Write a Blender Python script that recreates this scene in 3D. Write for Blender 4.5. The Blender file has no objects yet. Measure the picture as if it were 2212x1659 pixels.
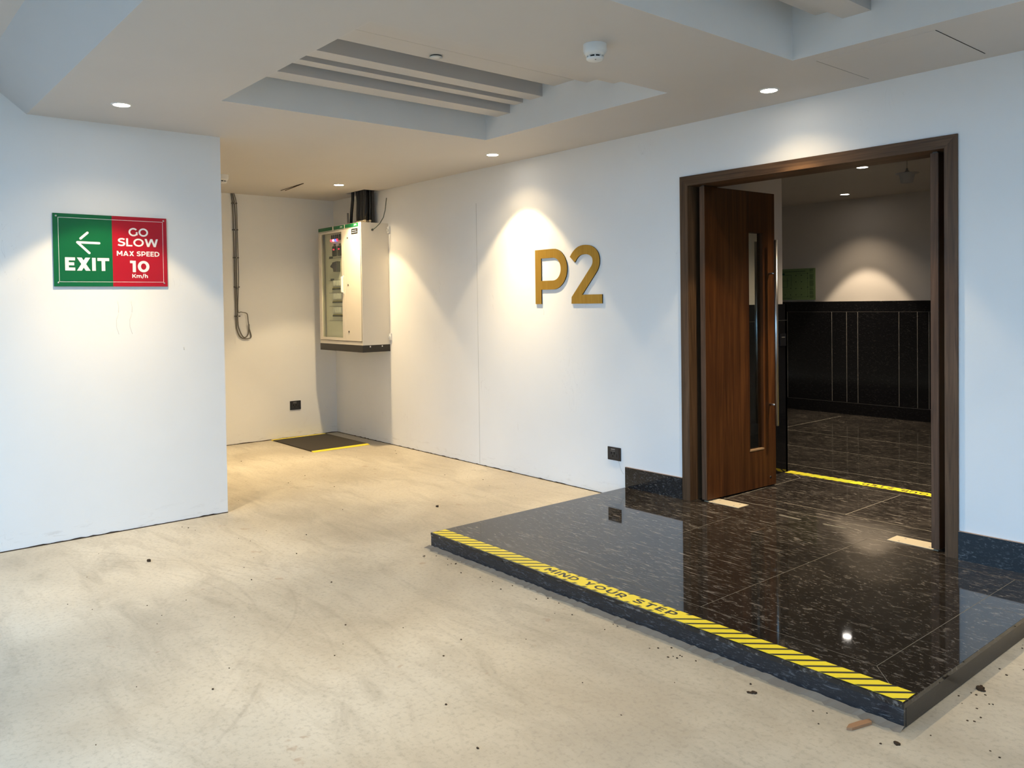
import bpy, bmesh, math, random
from mathutils import Vector, Matrix

random.seed(7)
S = bpy.context.scene
COL = S.collection
PI = math.pi

# ------------------------------------------------------------------ camera
HP = 0.095      # height of the granite step
ZC = 2.816      # ceiling height
F_PX, CX_PX, CY_PX = 1759.92, 1071.26, 691.79
cam = bpy.data.cameras.new('camera')
cam.sensor_fit = 'HORIZONTAL'
cam.sensor_width = 36.0
cam.lens = 36.0 * F_PX / 2212.0
cam.shift_x = (1106.0 - CX_PX) / 2212.0
cam.shift_y = (CY_PX - 829.5) / 2212.0
cam.clip_start = 0.05
cam_o = bpy.data.objects.new('camera', cam)
COL.objects.link(cam_o)
yaw, pit, rol = math.radians(50.441), math.radians(1.2206), math.radians(-0.8289)
fw = Vector((-math.sin(yaw) * math.cos(pit), math.cos(yaw) * math.cos(pit), -math.sin(pit)))
rt = Vector((math.cos(yaw), math.sin(yaw), 0))
up = rt.cross(fw)
r2 = rt * math.cos(rol) + up * math.sin(rol)
u2 = up * math.cos(rol) - rt * math.sin(rol)
M = Matrix((r2, u2, -fw)).transposed().to_4x4()
M.translation = Vector((1.4121, -4.8189, 1.55))
cam_o.matrix_world = M
S.camera = cam_o

# ------------------------------------------------------------------ sky and exposure
S.view_settings.view_transform = 'Standard'
S.view_settings.look = 'None'
S.view_settings.gamma = 1.0
S.view_settings.exposure = 0.5
S.view_settings.use_curve_mapping = False
SKY = 2.9
SKY_COL = (0.375, 0.66, 1.0, 1)
w = bpy.data.worlds.new('sky')
S.world = w
w.use_nodes = True
wn = w.node_tree
bg = wn.nodes['Background']
tc = wn.nodes.new('ShaderNodeTexCoord')
sp = wn.nodes.new('ShaderNodeSeparateXYZ')
cr = wn.nodes.new('ShaderNodeValToRGB')
cr.color_ramp.elements[0].position = 0.49
cr.color_ramp.elements[0].color = (0.10, 0.10, 0.09, 1)
cr.color_ramp.elements[1].position = 0.51
cr.color_ramp.elements[1].color = SKY_COL
mp = wn.nodes.new('ShaderNodeMath'); mp.operation = 'MULTIPLY_ADD'
mp.inputs[1].default_value = 0.5; mp.inputs[2].default_value = 0.5
wn.links.new(tc.outputs['Generated'], sp.inputs[0])
wn.links.new(sp.outputs['Z'], mp.inputs[0])
wn.links.new(mp.outputs[0], cr.inputs[0])
wn.links.new(cr.outputs[0], bg.inputs['Color'])
bg.inputs['Strength'].default_value = SKY
S.cycles.max_bounces = 8
S.cycles.diffuse_bounces = 5
S.cycles.use_denoising = True
S.cycles.sample_clamp_indirect = 6.0

# downlight strengths
LAMP_COL = (1.0, 0.755, 0.43)
NARROW_W, CORE_W, OUTER_W = 125.0, 74.0, 13.0

# ------------------------------------------------------------------ materials
def new_mat(name):
    m = bpy.data.materials.new(name)
    m.use_nodes = True
    nt = m.node_tree
    return m, nt, nt.nodes['Principled BSDF']

def N(nt, kind, **kw):
    n = nt.nodes.new(kind)
    for k, v in kw.items():
        setattr(n, k, v)
    return n

def simple(name, col, rough=0.5, metal=0.0, spec=0.5):
    m, nt, b = new_mat(name)
    b.inputs['Base Color'].default_value = (*col, 1)
    b.inputs['Roughness'].default_value = rough
    b.inputs['Metallic'].default_value = metal
    b.inputs['Specular IOR Level'].default_value = spec
    return m

def obj_coords(nt, scale=(1, 1, 1), rot=(0, 0, 0)):
    t = N(nt, 'ShaderNodeTexCoord')
    mpg = N(nt, 'ShaderNodeMapping')
    mpg.inputs['Scale'].default_value = scale
    mpg.inputs['Rotation'].default_value = rot
    nt.links.new(t.outputs['Object'], mpg.inputs['Vector'])
    return mpg.outputs[0]

def noise(nt, vec, scale, detail=4, rough=0.5, dist=0.0):
    n = N(nt, 'ShaderNodeTexNoise')
    n.inputs['Scale'].default_value = scale
    n.inputs['Detail'].default_value = detail
    n.inputs['Roughness'].default_value = rough
    n.inputs['Distortion'].default_value = dist
    nt.links.new(vec, n.inputs['Vector'])
    return n.outputs['Fac']

def ramp(nt, fac, stops):
    r = N(nt, 'ShaderNodeValToRGB')
    e = r.color_ramp.elements
    while len(e) < len(stops):
        e.new(0.5)
    for i, (p, c) in enumerate(stops):
        e[i].position = p
        e[i].color = (*c, 1) if len(c) == 3 else c
    nt.links.new(fac, r.inputs[0])
    return r.outputs[0]

def math_n(nt, op, a, b=None, c=None):
    n = N(nt, 'ShaderNodeMath', operation=op)
    for i, v in enumerate((a, b, c)):
        if v is None:
            continue
        if isinstance(v, (int, float)):
            n.inputs[i].default_value = v
        else:
            nt.links.new(v, n.inputs[i])
    return n.outputs[0]

def mixc(nt, fac, a, b):
    n = N(nt, 'ShaderNodeMix', data_type='RGBA')
    for i, v in ((0, fac), (6, a), (7, b)):
        if isinstance(v, (int, float)):
            n.inputs[i].default_value = v
        elif isinstance(v, tuple):
            n.inputs[i].default_value = (*v, 1)
        else:
            nt.links.new(v, n.inputs[i])
    return n.outputs[2]

def bump(nt, b, h, strength=0.1, dist=0.01):
    n = N(nt, 'ShaderNodeBump')
    n.inputs['Strength'].default_value = strength
    n.inputs['Distance'].default_value = dist
    nt.links.new(h, n.inputs['Height'])
    nt.links.new(n.outputs[0], b.inputs['Normal'])

def paint_mat(name, col, scuffs=True):
    m, nt, b = new_mat(name)
    v = obj_coords(nt)
    n1 = noise(nt, v, 1.3, 5, 0.6)
    c = ramp(nt, n1, [(0.3, tuple(x * 0.965 for x in col)), (0.7, col)])
    if scuffs:
        # scuffs and grime close to the floor and short pencil-thin marks
        t = N(nt, 'ShaderNodeTexCoord'); s = N(nt, 'ShaderNodeSeparateXYZ')
        nt.links.new(t.outputs['Object'], s.inputs[0])
        vs = obj_coords(nt, (1, 1, 5))
        n2 = noise(nt, vs, 7, 6, 0.7, 0.6)
        low = ramp(nt, s.outputs['Z'], [(0.0, (1, 1, 1)), (0.16, (0, 0, 0))])
        patch = ramp(nt, n2, [(0.56, (0, 0, 0)), (0.68, (1, 1, 1))])
        f = math_n(nt, 'MULTIPLY', low, patch)
        c = mixc(nt, math_n(nt, 'MULTIPLY', f, 0.35), c, (0.42, 0.38, 0.33))
        vt = obj_coords(nt, (5, 5, 1.2), (0.25, 0.1, 0))
        n3 = noise(nt, vt, 2.4, 2, 0.5, 1.2)
        line = ramp(nt, math_n(nt, 'ABSOLUTE', math_n(nt, 'SUBTRACT', n3, 0.5)), [(0.0, (1, 1, 1)), (0.0025, (0, 0, 0))])
        n4 = noise(nt, v, 1.6, 2, 0.5)
        gate = ramp(nt, n4, [(0.63, (0, 0, 0)), (0.67, (1, 1, 1))])
        c = mixc(nt, math_n(nt, 'MULTIPLY', math_n(nt, 'MULTIPLY', line, gate), 0.28), c, (0.3, 0.28, 0.27))
    nt.links.new(c, b.inputs['Base Color'])
    b.inputs['Roughness'].default_value = 0.62
    b.inputs['Specular IOR Level'].default_value = 0.3
    nb = noise(nt, v, 90, 2, 0.5)
    bump(nt, b, nb, 0.04, 0.004)
    return m

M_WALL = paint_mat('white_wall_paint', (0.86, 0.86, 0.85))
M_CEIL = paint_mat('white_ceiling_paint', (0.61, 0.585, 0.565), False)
M_LOBBY = paint_mat('beige_lobby_paint', (0.60, 0.54, 0.47), False)

def floor_mat():
    m, nt, b = new_mat('painted_screed')
    v = obj_coords(nt)
    t = N(nt, 'ShaderNodeTexCoord'); s = N(nt, 'ShaderNodeSeparateXYZ')
    nt.links.new(t.outputs['Object'], s.inputs[0])
    big = noise(nt, v, 0.8, 6, 0.62, 0.4)
    c = ramp(nt, big, [(0.34, (0.39, 0.345, 0.27)), (0.5, (0.48, 0.435, 0.35)), (0.66, (0.56, 0.515, 0.425))])
    # trowel streaks
    vs = obj_coords(nt, (1.0, 3.2, 1), (0, 0, 0.6))
    st = noise(nt, vs, 1.6, 8, 0.7, 0.8)
    c = mixc(nt, ramp(nt, st, [(0.48, (0, 0, 0)), (0.70, (0.6, 0.6, 0.6))]), c, (0.31, 0.275, 0.215))
    fine = noise(nt, v, 45, 4, 0.7)
    c = mixc(nt, ramp(nt, fine, [(0.50, (0, 0, 0)), (0.70, (0.40, 0.40, 0.40))]), c, (0.22, 0.19, 0.15))
    # rusty drip stains
    stn = noise(nt, v, 9, 3, 0.5, 0.3)
    gate = noise(nt, v, 0.9, 1, 0.5)
    sf = math_n(nt, 'MULTIPLY', ramp(nt, stn, [(0.665, (0, 0, 0)), (0.70, (1, 1, 1))]), ramp(nt, gate, [(0.52, (0, 0, 0)), (0.58, (1, 1, 1))]))
    c = mixc(nt, math_n(nt, 'MULTIPLY', sf, 0.4), c, (0.30, 0.19, 0.12))
    # curved tyre marks
    wob = noise(nt, v, 5, 4, 0.6)
    brk = ramp(nt, noise(nt, v, 2.2, 3, 0.6), [(0.40, (0, 0, 0)), (0.60, (1, 1, 1))])
    for (cx, cy, r, wd, k, hi) in ((-2.968, -4.474, 1.403, 0.012, 0.30, 1), (-2.933, -3.90, 1.048, 0.010, 0.26, 1), (-2.77, -4.891, 1.748, 0.012, 0.34, 1), (-2.80, -4.85, 1.64, 0.008, 0.22, 1),
                                   (-2.37, -5.80, 2.94, 0.016, 0.26, 1), (-2.4, -5.75, 3.06, 0.010, 0.18, 1), (-2.6, -5.3, 2.35, 0.010, 0.2, 1)):
        dx = math_n(nt, 'SUBTRACT', s.outputs['X'], cx); dy = math_n(nt, 'SUBTRACT', s.outputs['Y'], cy)
        d = math_n(nt, 'SQRT', math_n(nt, 'ADD', math_n(nt, 'MULTIPLY', dx, dx), math_n(nt, 'MULTIPLY', dy, dy)))
        e = math_n(nt, 'ABSOLUTE', math_n(nt, 'SUBTRACT', math_n(nt, 'ADD', d, math_n(nt, 'MULTIPLY', wob, 0.03)), r))
        f = ramp(nt, math_n(nt, 'DIVIDE', e, wd), [(0.3, (1, 1, 1)), (1.0, (0, 0, 0))])
        f = math_n(nt, 'MULTIPLY', math_n(nt, 'MULTIPLY', f, brk), k)
        ymask = ramp(nt, math_n(nt, 'MULTIPLY', math_n(nt, 'SUBTRACT', s.outputs['Y'], cy), 1.0 / r), [(0.25, (0, 0, 0)), (0.45, (1, 1, 1))])
        c = mixc(nt, math_n(nt, 'MULTIPLY', math_n(nt, 'MULTIPLY', f, ymask), 0.65), c, (0.22, 0.18, 0.14))
    nt.links.new(c, b.inputs['Base Color'])
    rr = ramp(nt, big, [(0.3, (0.45, 0.45, 0.45)), (0.7, (0.6, 0.6, 0.6))])
    nt.links.new(rr, b.inputs['Roughness'])
    b.inputs['Specular IOR Level'].default_value = 0.35
    hb = math_n(nt, 'ADD', math_n(nt, 'MULTIPLY', fine, 0.5), st)
    bump(nt, b, hb, 0.09, 0.005)
    return m
M_FLOOR = floor_mat()

def granite(name, scale, rot, swirl=0.4, rough=0.045, dust=0.0, base=(0.013, 0.012, 0.011), vein=(0.17, 0.155, 0.14), thr=0.57, warm=(0.022, 0.017, 0.013)):
    m, nt, b = new_mat(name)
    v = obj_coords(nt, scale, rot)
    a = noise(nt, v, 6.5, 7, 0.68, swirl)
    g = noise(nt, obj_coords(nt), 1.8, 4, 0.6, 0.5)
    f1 = ramp(nt, a, [(thr, (0, 0, 0)), (thr + 0.09, (1, 1, 1))])
    a2 = noise(nt, v, 15, 6, 0.70, swirl * 0.6)
    f2 = ramp(nt, a2, [(0.56, (0, 0, 0)), (0.66, (1, 1, 1))])
    f = math_n(nt, 'MULTIPLY', math_n(nt, 'ADD', math_n(nt, 'MULTIPLY', f1, 0.7), math_n(nt, 'MULTIPLY', f2, 0.8)), ramp(nt, g, [(0.25, (0.35, 0.35, 0.35)), (0.7, (1, 1, 1))]))
    bs = mixc(nt, g, base, warm)
    c = mixc(nt, math_n(nt, 'MINIMUM', f, 1.0), bs, vein)
    if dust:
        dn = noise(nt, obj_coords(nt), 3.0, 5, 0.65, 0.4)
        c = mixc(nt, math_n(nt, 'MULTIPLY', ramp(nt, dn, [(0.42, (0, 0, 0)), (0.75, (1, 1, 1))]), dust), c, (0.16, 0.14, 0.12))
    nt.links.new(c, b.inputs['Base Color'])
    b.inputs['Roughness'].default_value = rough
    b.inputs['IOR'].default_value = 1.45
    return m

M_GR_A = granite('black_granite_straight_vein', (1.0, 7.0, 5), (0, 0, 0.12), 0.5, 0.04, 0.05, vein=(0.30, 0.28, 0.26))
M_GR_B = granite('black_granite_swirl_vein', (2.2, 4.4, 3), (0, 0, 0.8), 0.7, 0.04, 0.08, vein=(0.20, 0.18, 0.16), thr=0.56)
M_GR_EDGE_SKY = granite('black_granite_edge_sky_tint', (2.2, 3.0, 9), (0.2, 0.3, 0.4), 1.2, 0.22, 0.0, base=(0.011, 0.012, 0.015), vein=(0.11, 0.115, 0.125), warm=(0.014, 0.016, 0.020))  # bluish tint paints the sky's light on the front riser into the granite
M_GR_SKIRT_SKY = granite('black_granite_skirting_sky_tint', (3.0, 3.0, 7.0), (0.0, 0.55, 0.0), 1.0, 0.10, 0.0, vein=(0.16, 0.165, 0.17), warm=(0.012, 0.014, 0.018))  # bluish tint puts the sky's reflection into the skirting colour
M_GR_WALL = granite('black_granite_cladding', (2.6, 2.6, 6.0), (0.0, -0.75, 0.0), 1.0, 0.08, 0.0, base=(0.004, 0.004, 0.005), vein=(0.034, 0.032, 0.030), warm=(0.005, 0.005, 0.006), thr=0.62)
M_GR_LOBBY = granite('brown_black_granite_floor', (1.3, 6.5, 4), (0, 0, -0.30), 0.6, 0.09, 0.12, base=(0.011, 0.010, 0.009), vein=(0.27, 0.24, 0.20), warm=(0.021, 0.018, 0.015))
M_GR_LAND = granite('brown_black_granite_landing', (1.2, 7.0, 4), (0, 0, 0.10), 0.6, 0.07, 0.18, base=(0.014, 0.012, 0.011), vein=(0.30, 0.27, 0.235), warm=(0.017, 0.014, 0.012))

def wood(name, axis, dark=(0.040, 0.019, 0.010), mid=(0.085, 0.040, 0.020), lite=(0.15, 0.073, 0.034), rough=0.32):
    m, nt, b = new_mat(name)
    sc = [26, 26, 26]
    sc[axis] = 0.9
    v = obj_coords(nt, tuple(sc))
    a = noise(nt, v, 1.0, 7, 0.65, 1.3)
    sc2 = [6, 6, 6]; sc2[axis] = 0.35
    g = noise(nt, obj_coords(nt, tuple(sc2)), 1.0, 4, 0.55, 1.6)
    f = math_n(nt, 'ADD', math_n(nt, 'MULTIPLY', a, 0.6), math_n(nt, 'MULTIPLY', g, 0.45))
    c = ramp(nt, f, [(0.36, dark), (0.53, mid), (0.70, lite)])
    sc3 = [160, 160, 160]; sc3[axis] = 3
    p = noise(nt, obj_coords(nt, tuple(sc3)), 1.0, 2, 0.5)
    c = mixc(nt, ramp(nt, p, [(0.58, (0, 0, 0)), (0.7, (0.6, 0.6, 0.6))]), c, tuple(x * 0.45 for x in dark))
    nt.links.new(c, b.inputs['Base Color'])
    b.inputs['Roughness'].default_value = rough
    b.inputs['Specular IOR Level'].default_value = 0.22
    bump(nt, b, a, 0.05, 0.002)
    return m
WD = dict(dark=(0.050, 0.026, 0.013), mid=(0.108, 0.060, 0.031), lite=(0.175, 0.102, 0.055))
M_WOOD_Z = wood('walnut_upright', 2, rough=0.42, **WD)
M_WOOD_X = wood('walnut_head', 0, rough=0.42, **WD)
M_LEAF = wood('walnut_door_veneer', 2, (0.030, 0.0100, 0.0028), (0.064, 0.0216, 0.0056), (0.112, 0.042, 0.011), 0.42)
M_LIP = wood('walnut_edge_lipping', 2, (0.060, 0.032, 0.018), (0.12, 0.066, 0.038), (0.21, 0.12, 0.072), 0.5)
M_BEAD = simple('pale_wood_bead', (0.30, 0.19, 0.10), 0.45)

M_STEEL = simple('brushed_steel', (0.55, 0.53, 0.50), 0.28, 1.0)
M_DSTEEL = simple('dark_steel', (0.10, 0.09, 0.08), 0.35, 1.0)
M_BLACK = simple('black_plastic', (0.012, 0.012, 0.014), 0.35)
M_RUBBER = simple('black_cable_rubber', (0.010, 0.010, 0.010), 0.45)
M_CHAR = simple('charcoal_trunking', (0.035, 0.033, 0.030), 0.5)
M_GCABLE = simple('grey_sheathed_cable', (0.16, 0.145, 0.12), 0.5)
M_BRASS = simple('nickel_gland', (0.50, 0.44, 0.34), 0.35, 0.9)
M_GAP = simple('dark_gap', (0.010, 0.009, 0.008), 0.9, spec=0.1)
M_BASE_LINE = simple('dark_base_line', (0.055, 0.040, 0.028), 0.95, spec=0.1)
M_GROUT = simple('pale_joint_grout', (0.30, 0.27, 0.22), 0.8, spec=0.2)
M_GROUT_D = simple('grey_joint_grout', (0.15, 0.14, 0.12), 0.8, spec=0.2)
M_MORTAR = simple('grey_mortar', (0.21, 0.18, 0.145), 0.95, spec=0.1)
M_CABINET = simple('cream_powder_coat', (0.76, 0.70, 0.60), 0.42)
M_PANEL = simple('pale_grey_mounting_panel', (0.74, 0.72, 0.64), 0.5)
M_GREEN_STRIP = simple('green_badge', (0.004, 0.13, 0.040), 0.4)
M_MODULE = simple('dark_grey_module', (0.055, 0.058, 0.055), 0.45)
M_YLABEL = simple('dull_yellow_label', (0.50, 0.44, 0.12), 0.6)
M_WHITE = simple('white_plastic', (0.78, 0.78, 0.76), 0.4)
M_MARK = simple('white_print', (0.86, 0.86, 0.84), 0.5)
M_GREYPL = simple('grey_plastic', (0.20, 0.19, 0.18), 0.5)
M_SGREEN = simple('exit_green', (0.002, 0.125, 0.042), 0.30)
M_SRED = simple('speed_red', (0.42, 0.006, 0.020), 0.30)
M_SBACK = simple('grey_sign_edge', (0.10, 0.10, 0.10), 0.5)
M_TAPE = simple('yellow_tape', (0.86, 0.70, 0.025), 0.42)
M_TBLACK = simple('tape_black', (0.018, 0.018, 0.018), 0.42)
M_PLAN = simple('photoluminescent_green_board', (0.17, 0.25, 0.095), 0.5)
M_PRINT = simple('dark_green_print', (0.015, 0.035, 0.015), 0.6)
M_COVER = simple('cream_cover_plate', (0.50, 0.43, 0.30), 0.6)
M_CHIP = simple('broken_brown_wood', (0.30, 0.165, 0.085), 0.8)
M_LEAFBIT = simple('dry_leaf_bit', (0.050, 0.034, 0.022), 0.9, spec=0.1)
M_EARTH = simple('green_grey_wire', (0.055, 0.085, 0.060), 0.5)
M_FILLER = simple('grey_filler', (0.12, 0.11, 0.085), 0.6)
M_CREAM_EDGE = simple('reddish_cut_stone_edge', (0.30, 0.22, 0.17), 0.7)

def mat_rubber_mat():
    m, nt, b = new_mat('ribbed_black_rubber')
    v = obj_coords(nt, (1, 1, 1), (0, 0, PI / 4))
    wv = N(nt, 'ShaderNodeTexWave')
    wv.inputs['Scale'].default_value = 22
    wv.inputs['Distortion'].default_value = 0.0
    nt.links.new(v, wv.inputs['Vector'])
    c = ramp(nt, wv.outputs['Fac'], [(0.2, (0.026, 0.023, 0.018)), (0.8, (0.060, 0.050, 0.038))])
    nt.links.new(c, b.inputs['Base Color'])
    b.inputs['Roughness'].default_value = 0.7
    b.inputs['Specular IOR Level'].default_value = 0.2
    return m
M_MAT = mat_rubber_mat()

def gold():
    m, nt, b = new_mat('brushed_gold')
    v = obj_coords(nt, (60, 60, 2))
    a = noise(nt, v, 2.0, 3, 0.5)
    c = ramp(nt, a, [(0.3, (0.53, 0.32, 0.055)), (0.7, (0.61, 0.385, 0.08))])
    nt.links.new(c, b.inputs['Base Color'])
    b.inputs['Metallic'].default_value = 0.75
    b.inputs['Roughness'].default_value = 0.42
    return m
M_GOLD = gold()

def emit(name, col, st):
    m = bpy.data.materials.new(name)
    m.use_nodes = True
    nt = m.node_tree
    nt.nodes.remove(nt.nodes['Principled BSDF'])
    e = N(nt, 'ShaderNodeEmission')
    e.inputs['Color'].default_value = (*col, 1)
    e.inputs['Strength'].default_value = st
    nt.links.new(e.outputs[0], nt.nodes['Material Output'].inputs['Surface'])
    return m
M_LENS = emit('lit_diffuser', (1.0, 0.90, 0.76), 30.0)
M_LENS_IN = emit('lit_lobby_diffuser', (1.0, 0.93, 0.84), 22.0)
M_LRED = emit('red_pilot', (1.0, 0.03, 0.06), 3.0)
M_LBLUE = emit('blue_pilot', (0.06, 0.10, 1.0), 3.5)
M_LPINK = emit('pink_white_pilot', (1.0, 0.45, 0.55), 3.0)
M_DIGIT = emit('red_digits', (1.0, 0.02, 0.07), 1.6)

def glass_mat(name, tint, rough=0.02, ior=1.5):
    m = bpy.data.materials.new(name)
    m.use_nodes = True
    nt = m.node_tree
    nt.nodes.remove(nt.nodes['Principled BSDF'])
    tr = N(nt, 'ShaderNodeBsdfTransparent'); tr.inputs[0].default_value = (*tint, 1)
    gl = N(nt, 'ShaderNodeBsdfGlossy'); gl.inputs['Roughness'].default_value = rough
    lw = N(nt, 'ShaderNodeLayerWeight'); lw.inputs[0].default_value = 0.5
    fr = N(nt, 'ShaderNodeMath', operation='MULTIPLY_ADD')
    fr.inputs[1].default_value = 0.55; fr.inputs[2].default_value = 0.03
    nt.links.new(math_n(nt, 'POWER', lw.outputs['Facing'], 4.0), fr.inputs[0])
    mx = N(nt, 'ShaderNodeMixShader')
    nt.links.new(fr.outputs[0], mx.inputs[0]); nt.links.new(tr.outputs[0], mx.inputs[1]); nt.links.new(gl.outputs[0], mx.inputs[2])
    nt.links.new(mx.outputs[0], nt.nodes['Material Output'].inputs['Surface'])
    return m
M_GLASS = glass_mat('vision_panel_glass', (0.90, 0.93, 0.91))
M_CGLASS = glass_mat('cabinet_glass', (0.93, 0.95, 0.90), 0.02, 1.3)

# ------------------------------------------------------------------ mesh helpers
class MB:
    """collects shapes into one mesh; m = material slot index"""
    def __init__(self):
        self.bm = bmesh.new(); self.mi = 0
    def _f(self, vs):
        try:
            f = self.bm.faces.new(vs); f.material_index = self.mi; return f
        except ValueError:
            return None
    def box(self, x0, x1, y0, y1, z0, z1, bev=0.0, T=None):
        b2 = bmesh.new()
        bmesh.ops.create_cube(b2, size=1)
        for v in b2.verts:
            v.co = Vector(((x0 + x1) / 2 + v.co.x * (x1 - x0), (y0 + y1) / 2 + v.co.y * (y1 - y0), (z0 + z1) / 2 + v.co.z * (z1 - z0)))
        if bev:
            bmesh.ops.bevel(b2, geom=b2.edges[:], offset=bev, segments=2, affect='EDGES')
        self.add(b2, T); return self
    def add(self, b2, T=None):
        mp_ = {}
        for v in b2.verts:
            mp_[v] = self.bm.verts.new(T @ v.co if T is not None else v.co)
        for f in b2.faces:
            self._f([mp_[v] for v in f.verts])
        b2.free()
    def quad(self, *ps):
        self._f([self.bm.verts.new(Vector(p)) for p in ps]); return self
    def prism(self, pts, z0, z1, T=None):
        """polygon in xy, extruded along z"""
        T = T or Matrix.Identity(4)
        lo = [self.bm.verts.new(T @ Vector((x, y, z0))) for x, y in pts]
        hi = [self.bm.verts.new(T @ Vector((x, y, z1))) for x, y in pts]
        self._f(list(reversed(lo))); self._f(hi)
        n = len(pts)
        for i in range(n):
            self._f([lo[i], lo[(i + 1) % n], hi[(i + 1) % n], hi[i]])
        return self
    def tube(self, pts, r, seg=10, caps=True):
        pts = [Vector(p) for p in pts]
        rings = []
        prev = None
        for i, p in enumerate(pts):
            d = (pts[min(i + 1, len(pts) - 1)] - pts[max(i - 1, 0)]).normalized()
            if prev is None:
                a = d.orthogonal().normalized()
            else:
                a = (prev - d * prev.dot(d)).normalized()
            prev = a
            b = d.cross(a)
            rings.append([self.bm.verts.new(p + (a * math.cos(t) + b * math.sin(t)) * r) for t in [2 * PI * k / seg for k in range(seg)]])
        for A, B in zip(rings, rings[1:]):
            for k in range(seg):
                f = self._f([A[k], A[(k + 1) % seg], B[(k + 1) % seg], B[k]])
                if f: f.smooth = True
        if caps:
            self._f(list(reversed(rings[0]))); self._f(rings[-1])
        return self
    def lathe(self, prof, T=None, seg=32):
        """profile (r, z) revolved about z"""
        T = T or Matrix.Identity(4)
        rings = []
        for r, z in prof:
            if r < 1e-6:
                rings.append([self.bm.verts.new(T @ Vector((0, 0, z)))])
            else:
                rings.append([self.bm.verts.new(T @ Vector((r * math.cos(2 * PI * k / seg), r * math.sin(2 * PI * k / seg), z))) for k in range(seg)])
        for A, B in zip(rings, rings[1:]):
            for k in range(seg):
                k2 = (k + 1) % seg
                if len(A) == 1 and len(B) == 1: continue
                if len(A) == 1: f = self._f([A[0], B[k2], B[k]])
                elif len(B) == 1: f = self._f([A[k], A[k2], B[0]])
                else: f = self._f([A[k], A[k2], B[k2], B[k]])
                if f: f.smooth = True
        return self
    def build(self, name, mats, parent=None, loc=None):
        bmesh.ops.recalc_face_normals(self.bm, faces=self.bm.faces[:])
        me = bpy.data.meshes.new(name)
        self.bm.to_mesh(me); self.bm.free()
        for m in (mats if isinstance(mats, (list, tuple)) else [mats]):
            me.materials.append(m)
        o = bpy.data.objects.new(name, me)
        COL.objects.link(o)
        if parent is not None:
            o.parent = parent
            o.location = -parent.location if loc is None else loc
        elif loc is not None:
            o.location = loc
        return o

def struct(o):
    o['kind'] = 'structure'; return o

def tag(o, label, cat, group=None):
    o['label'] = label; o['category'] = cat
    if group: o['group'] = group
    return o

def empty(name, loc, label, cat, group=None):
    o = bpy.data.objects.new(name, None)
    o.empty_display_size = 0.05
    o.location = loc
    COL.objects.link(o)
    return tag(o, label, cat, group)

def copy_tree(o, parent=None):
    c = o.copy(); COL.objects.link(c)
    if parent is not None: c.parent = parent
    for ch in [x for x in bpy.data.objects if x.parent == o]:
        copy_tree(ch, c)
    return c

# ------------------------------------------------------------------ stroke lettering
def arc(cx, cy, rx, ry, a0, a1, n=18):
    return [(cx + rx * math.cos(math.radians(a0 + (a1 - a0) * i / n)), cy + ry * math.sin(math.radians(a0 + (a1 - a0) * i / n))) for i in range(n + 1)]

def catmull(p, n=6):
    out = []
    q = [p[0]] + list(p) + [p[-1]]
    for i in range(1, len(q) - 2):
        for k in range(n):
            t = k / n
            f = lambda j: 0.5 * (2 * q[i][j] + (q[i + 1][j] - q[i - 1][j]) * t + (2 * q[i - 1][j] - 5 * q[i][j] + 4 * q[i + 1][j] - q[i + 2][j]) * t * t + (3 * q[i][j] - q[i - 1][j] - 3 * q[i + 1][j] + q[i + 2][j]) * t ** 3)
            out.append((f(0), f(1)))
    out.append(p[-1])
    return out

def ribbon(pts, t, closed=False):
    """offset a polyline into a list of quads"""
    n = len(pts); L = []; R = []
    for i in range(n):
        p = Vector(pts[i])
        a = Vector(pts[i - 1]) if (i > 0 or closed) else None
        b = Vector(pts[(i + 1) % n]) if (i < n - 1 or closed) else None
        d1 = (p - a).normalized() if a is not None else None
        d2 = (b - p).normalized() if b is not None else None
        if d1 is None: d1 = d2
        if d2 is None: d2 = d1
        n1 = Vector((-d1.y, d1.x)); n2 = Vector((-d2.y, d2.x))
        m_ = (n1 + n2).normalized()
        k = 1.0 / max(0.35, m_.dot(n1))
        L.append(p + m_ * k * t / 2); R.append(p - m_ * k * t / 2)
    out = []
    for i in range(n if closed else n - 1):
        j = (i + 1) % n
        out.append([L[i], R[i], R[j], L[j]])
    return out

def diag(x0, y0, x1, y1, tw):
    return [[Vector((x0 - tw / 2, y0)), Vector((x0 + tw / 2, y0)), Vector((x1 + tw / 2, y1)), Vector((x1 - tw / 2, y1))]]

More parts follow.
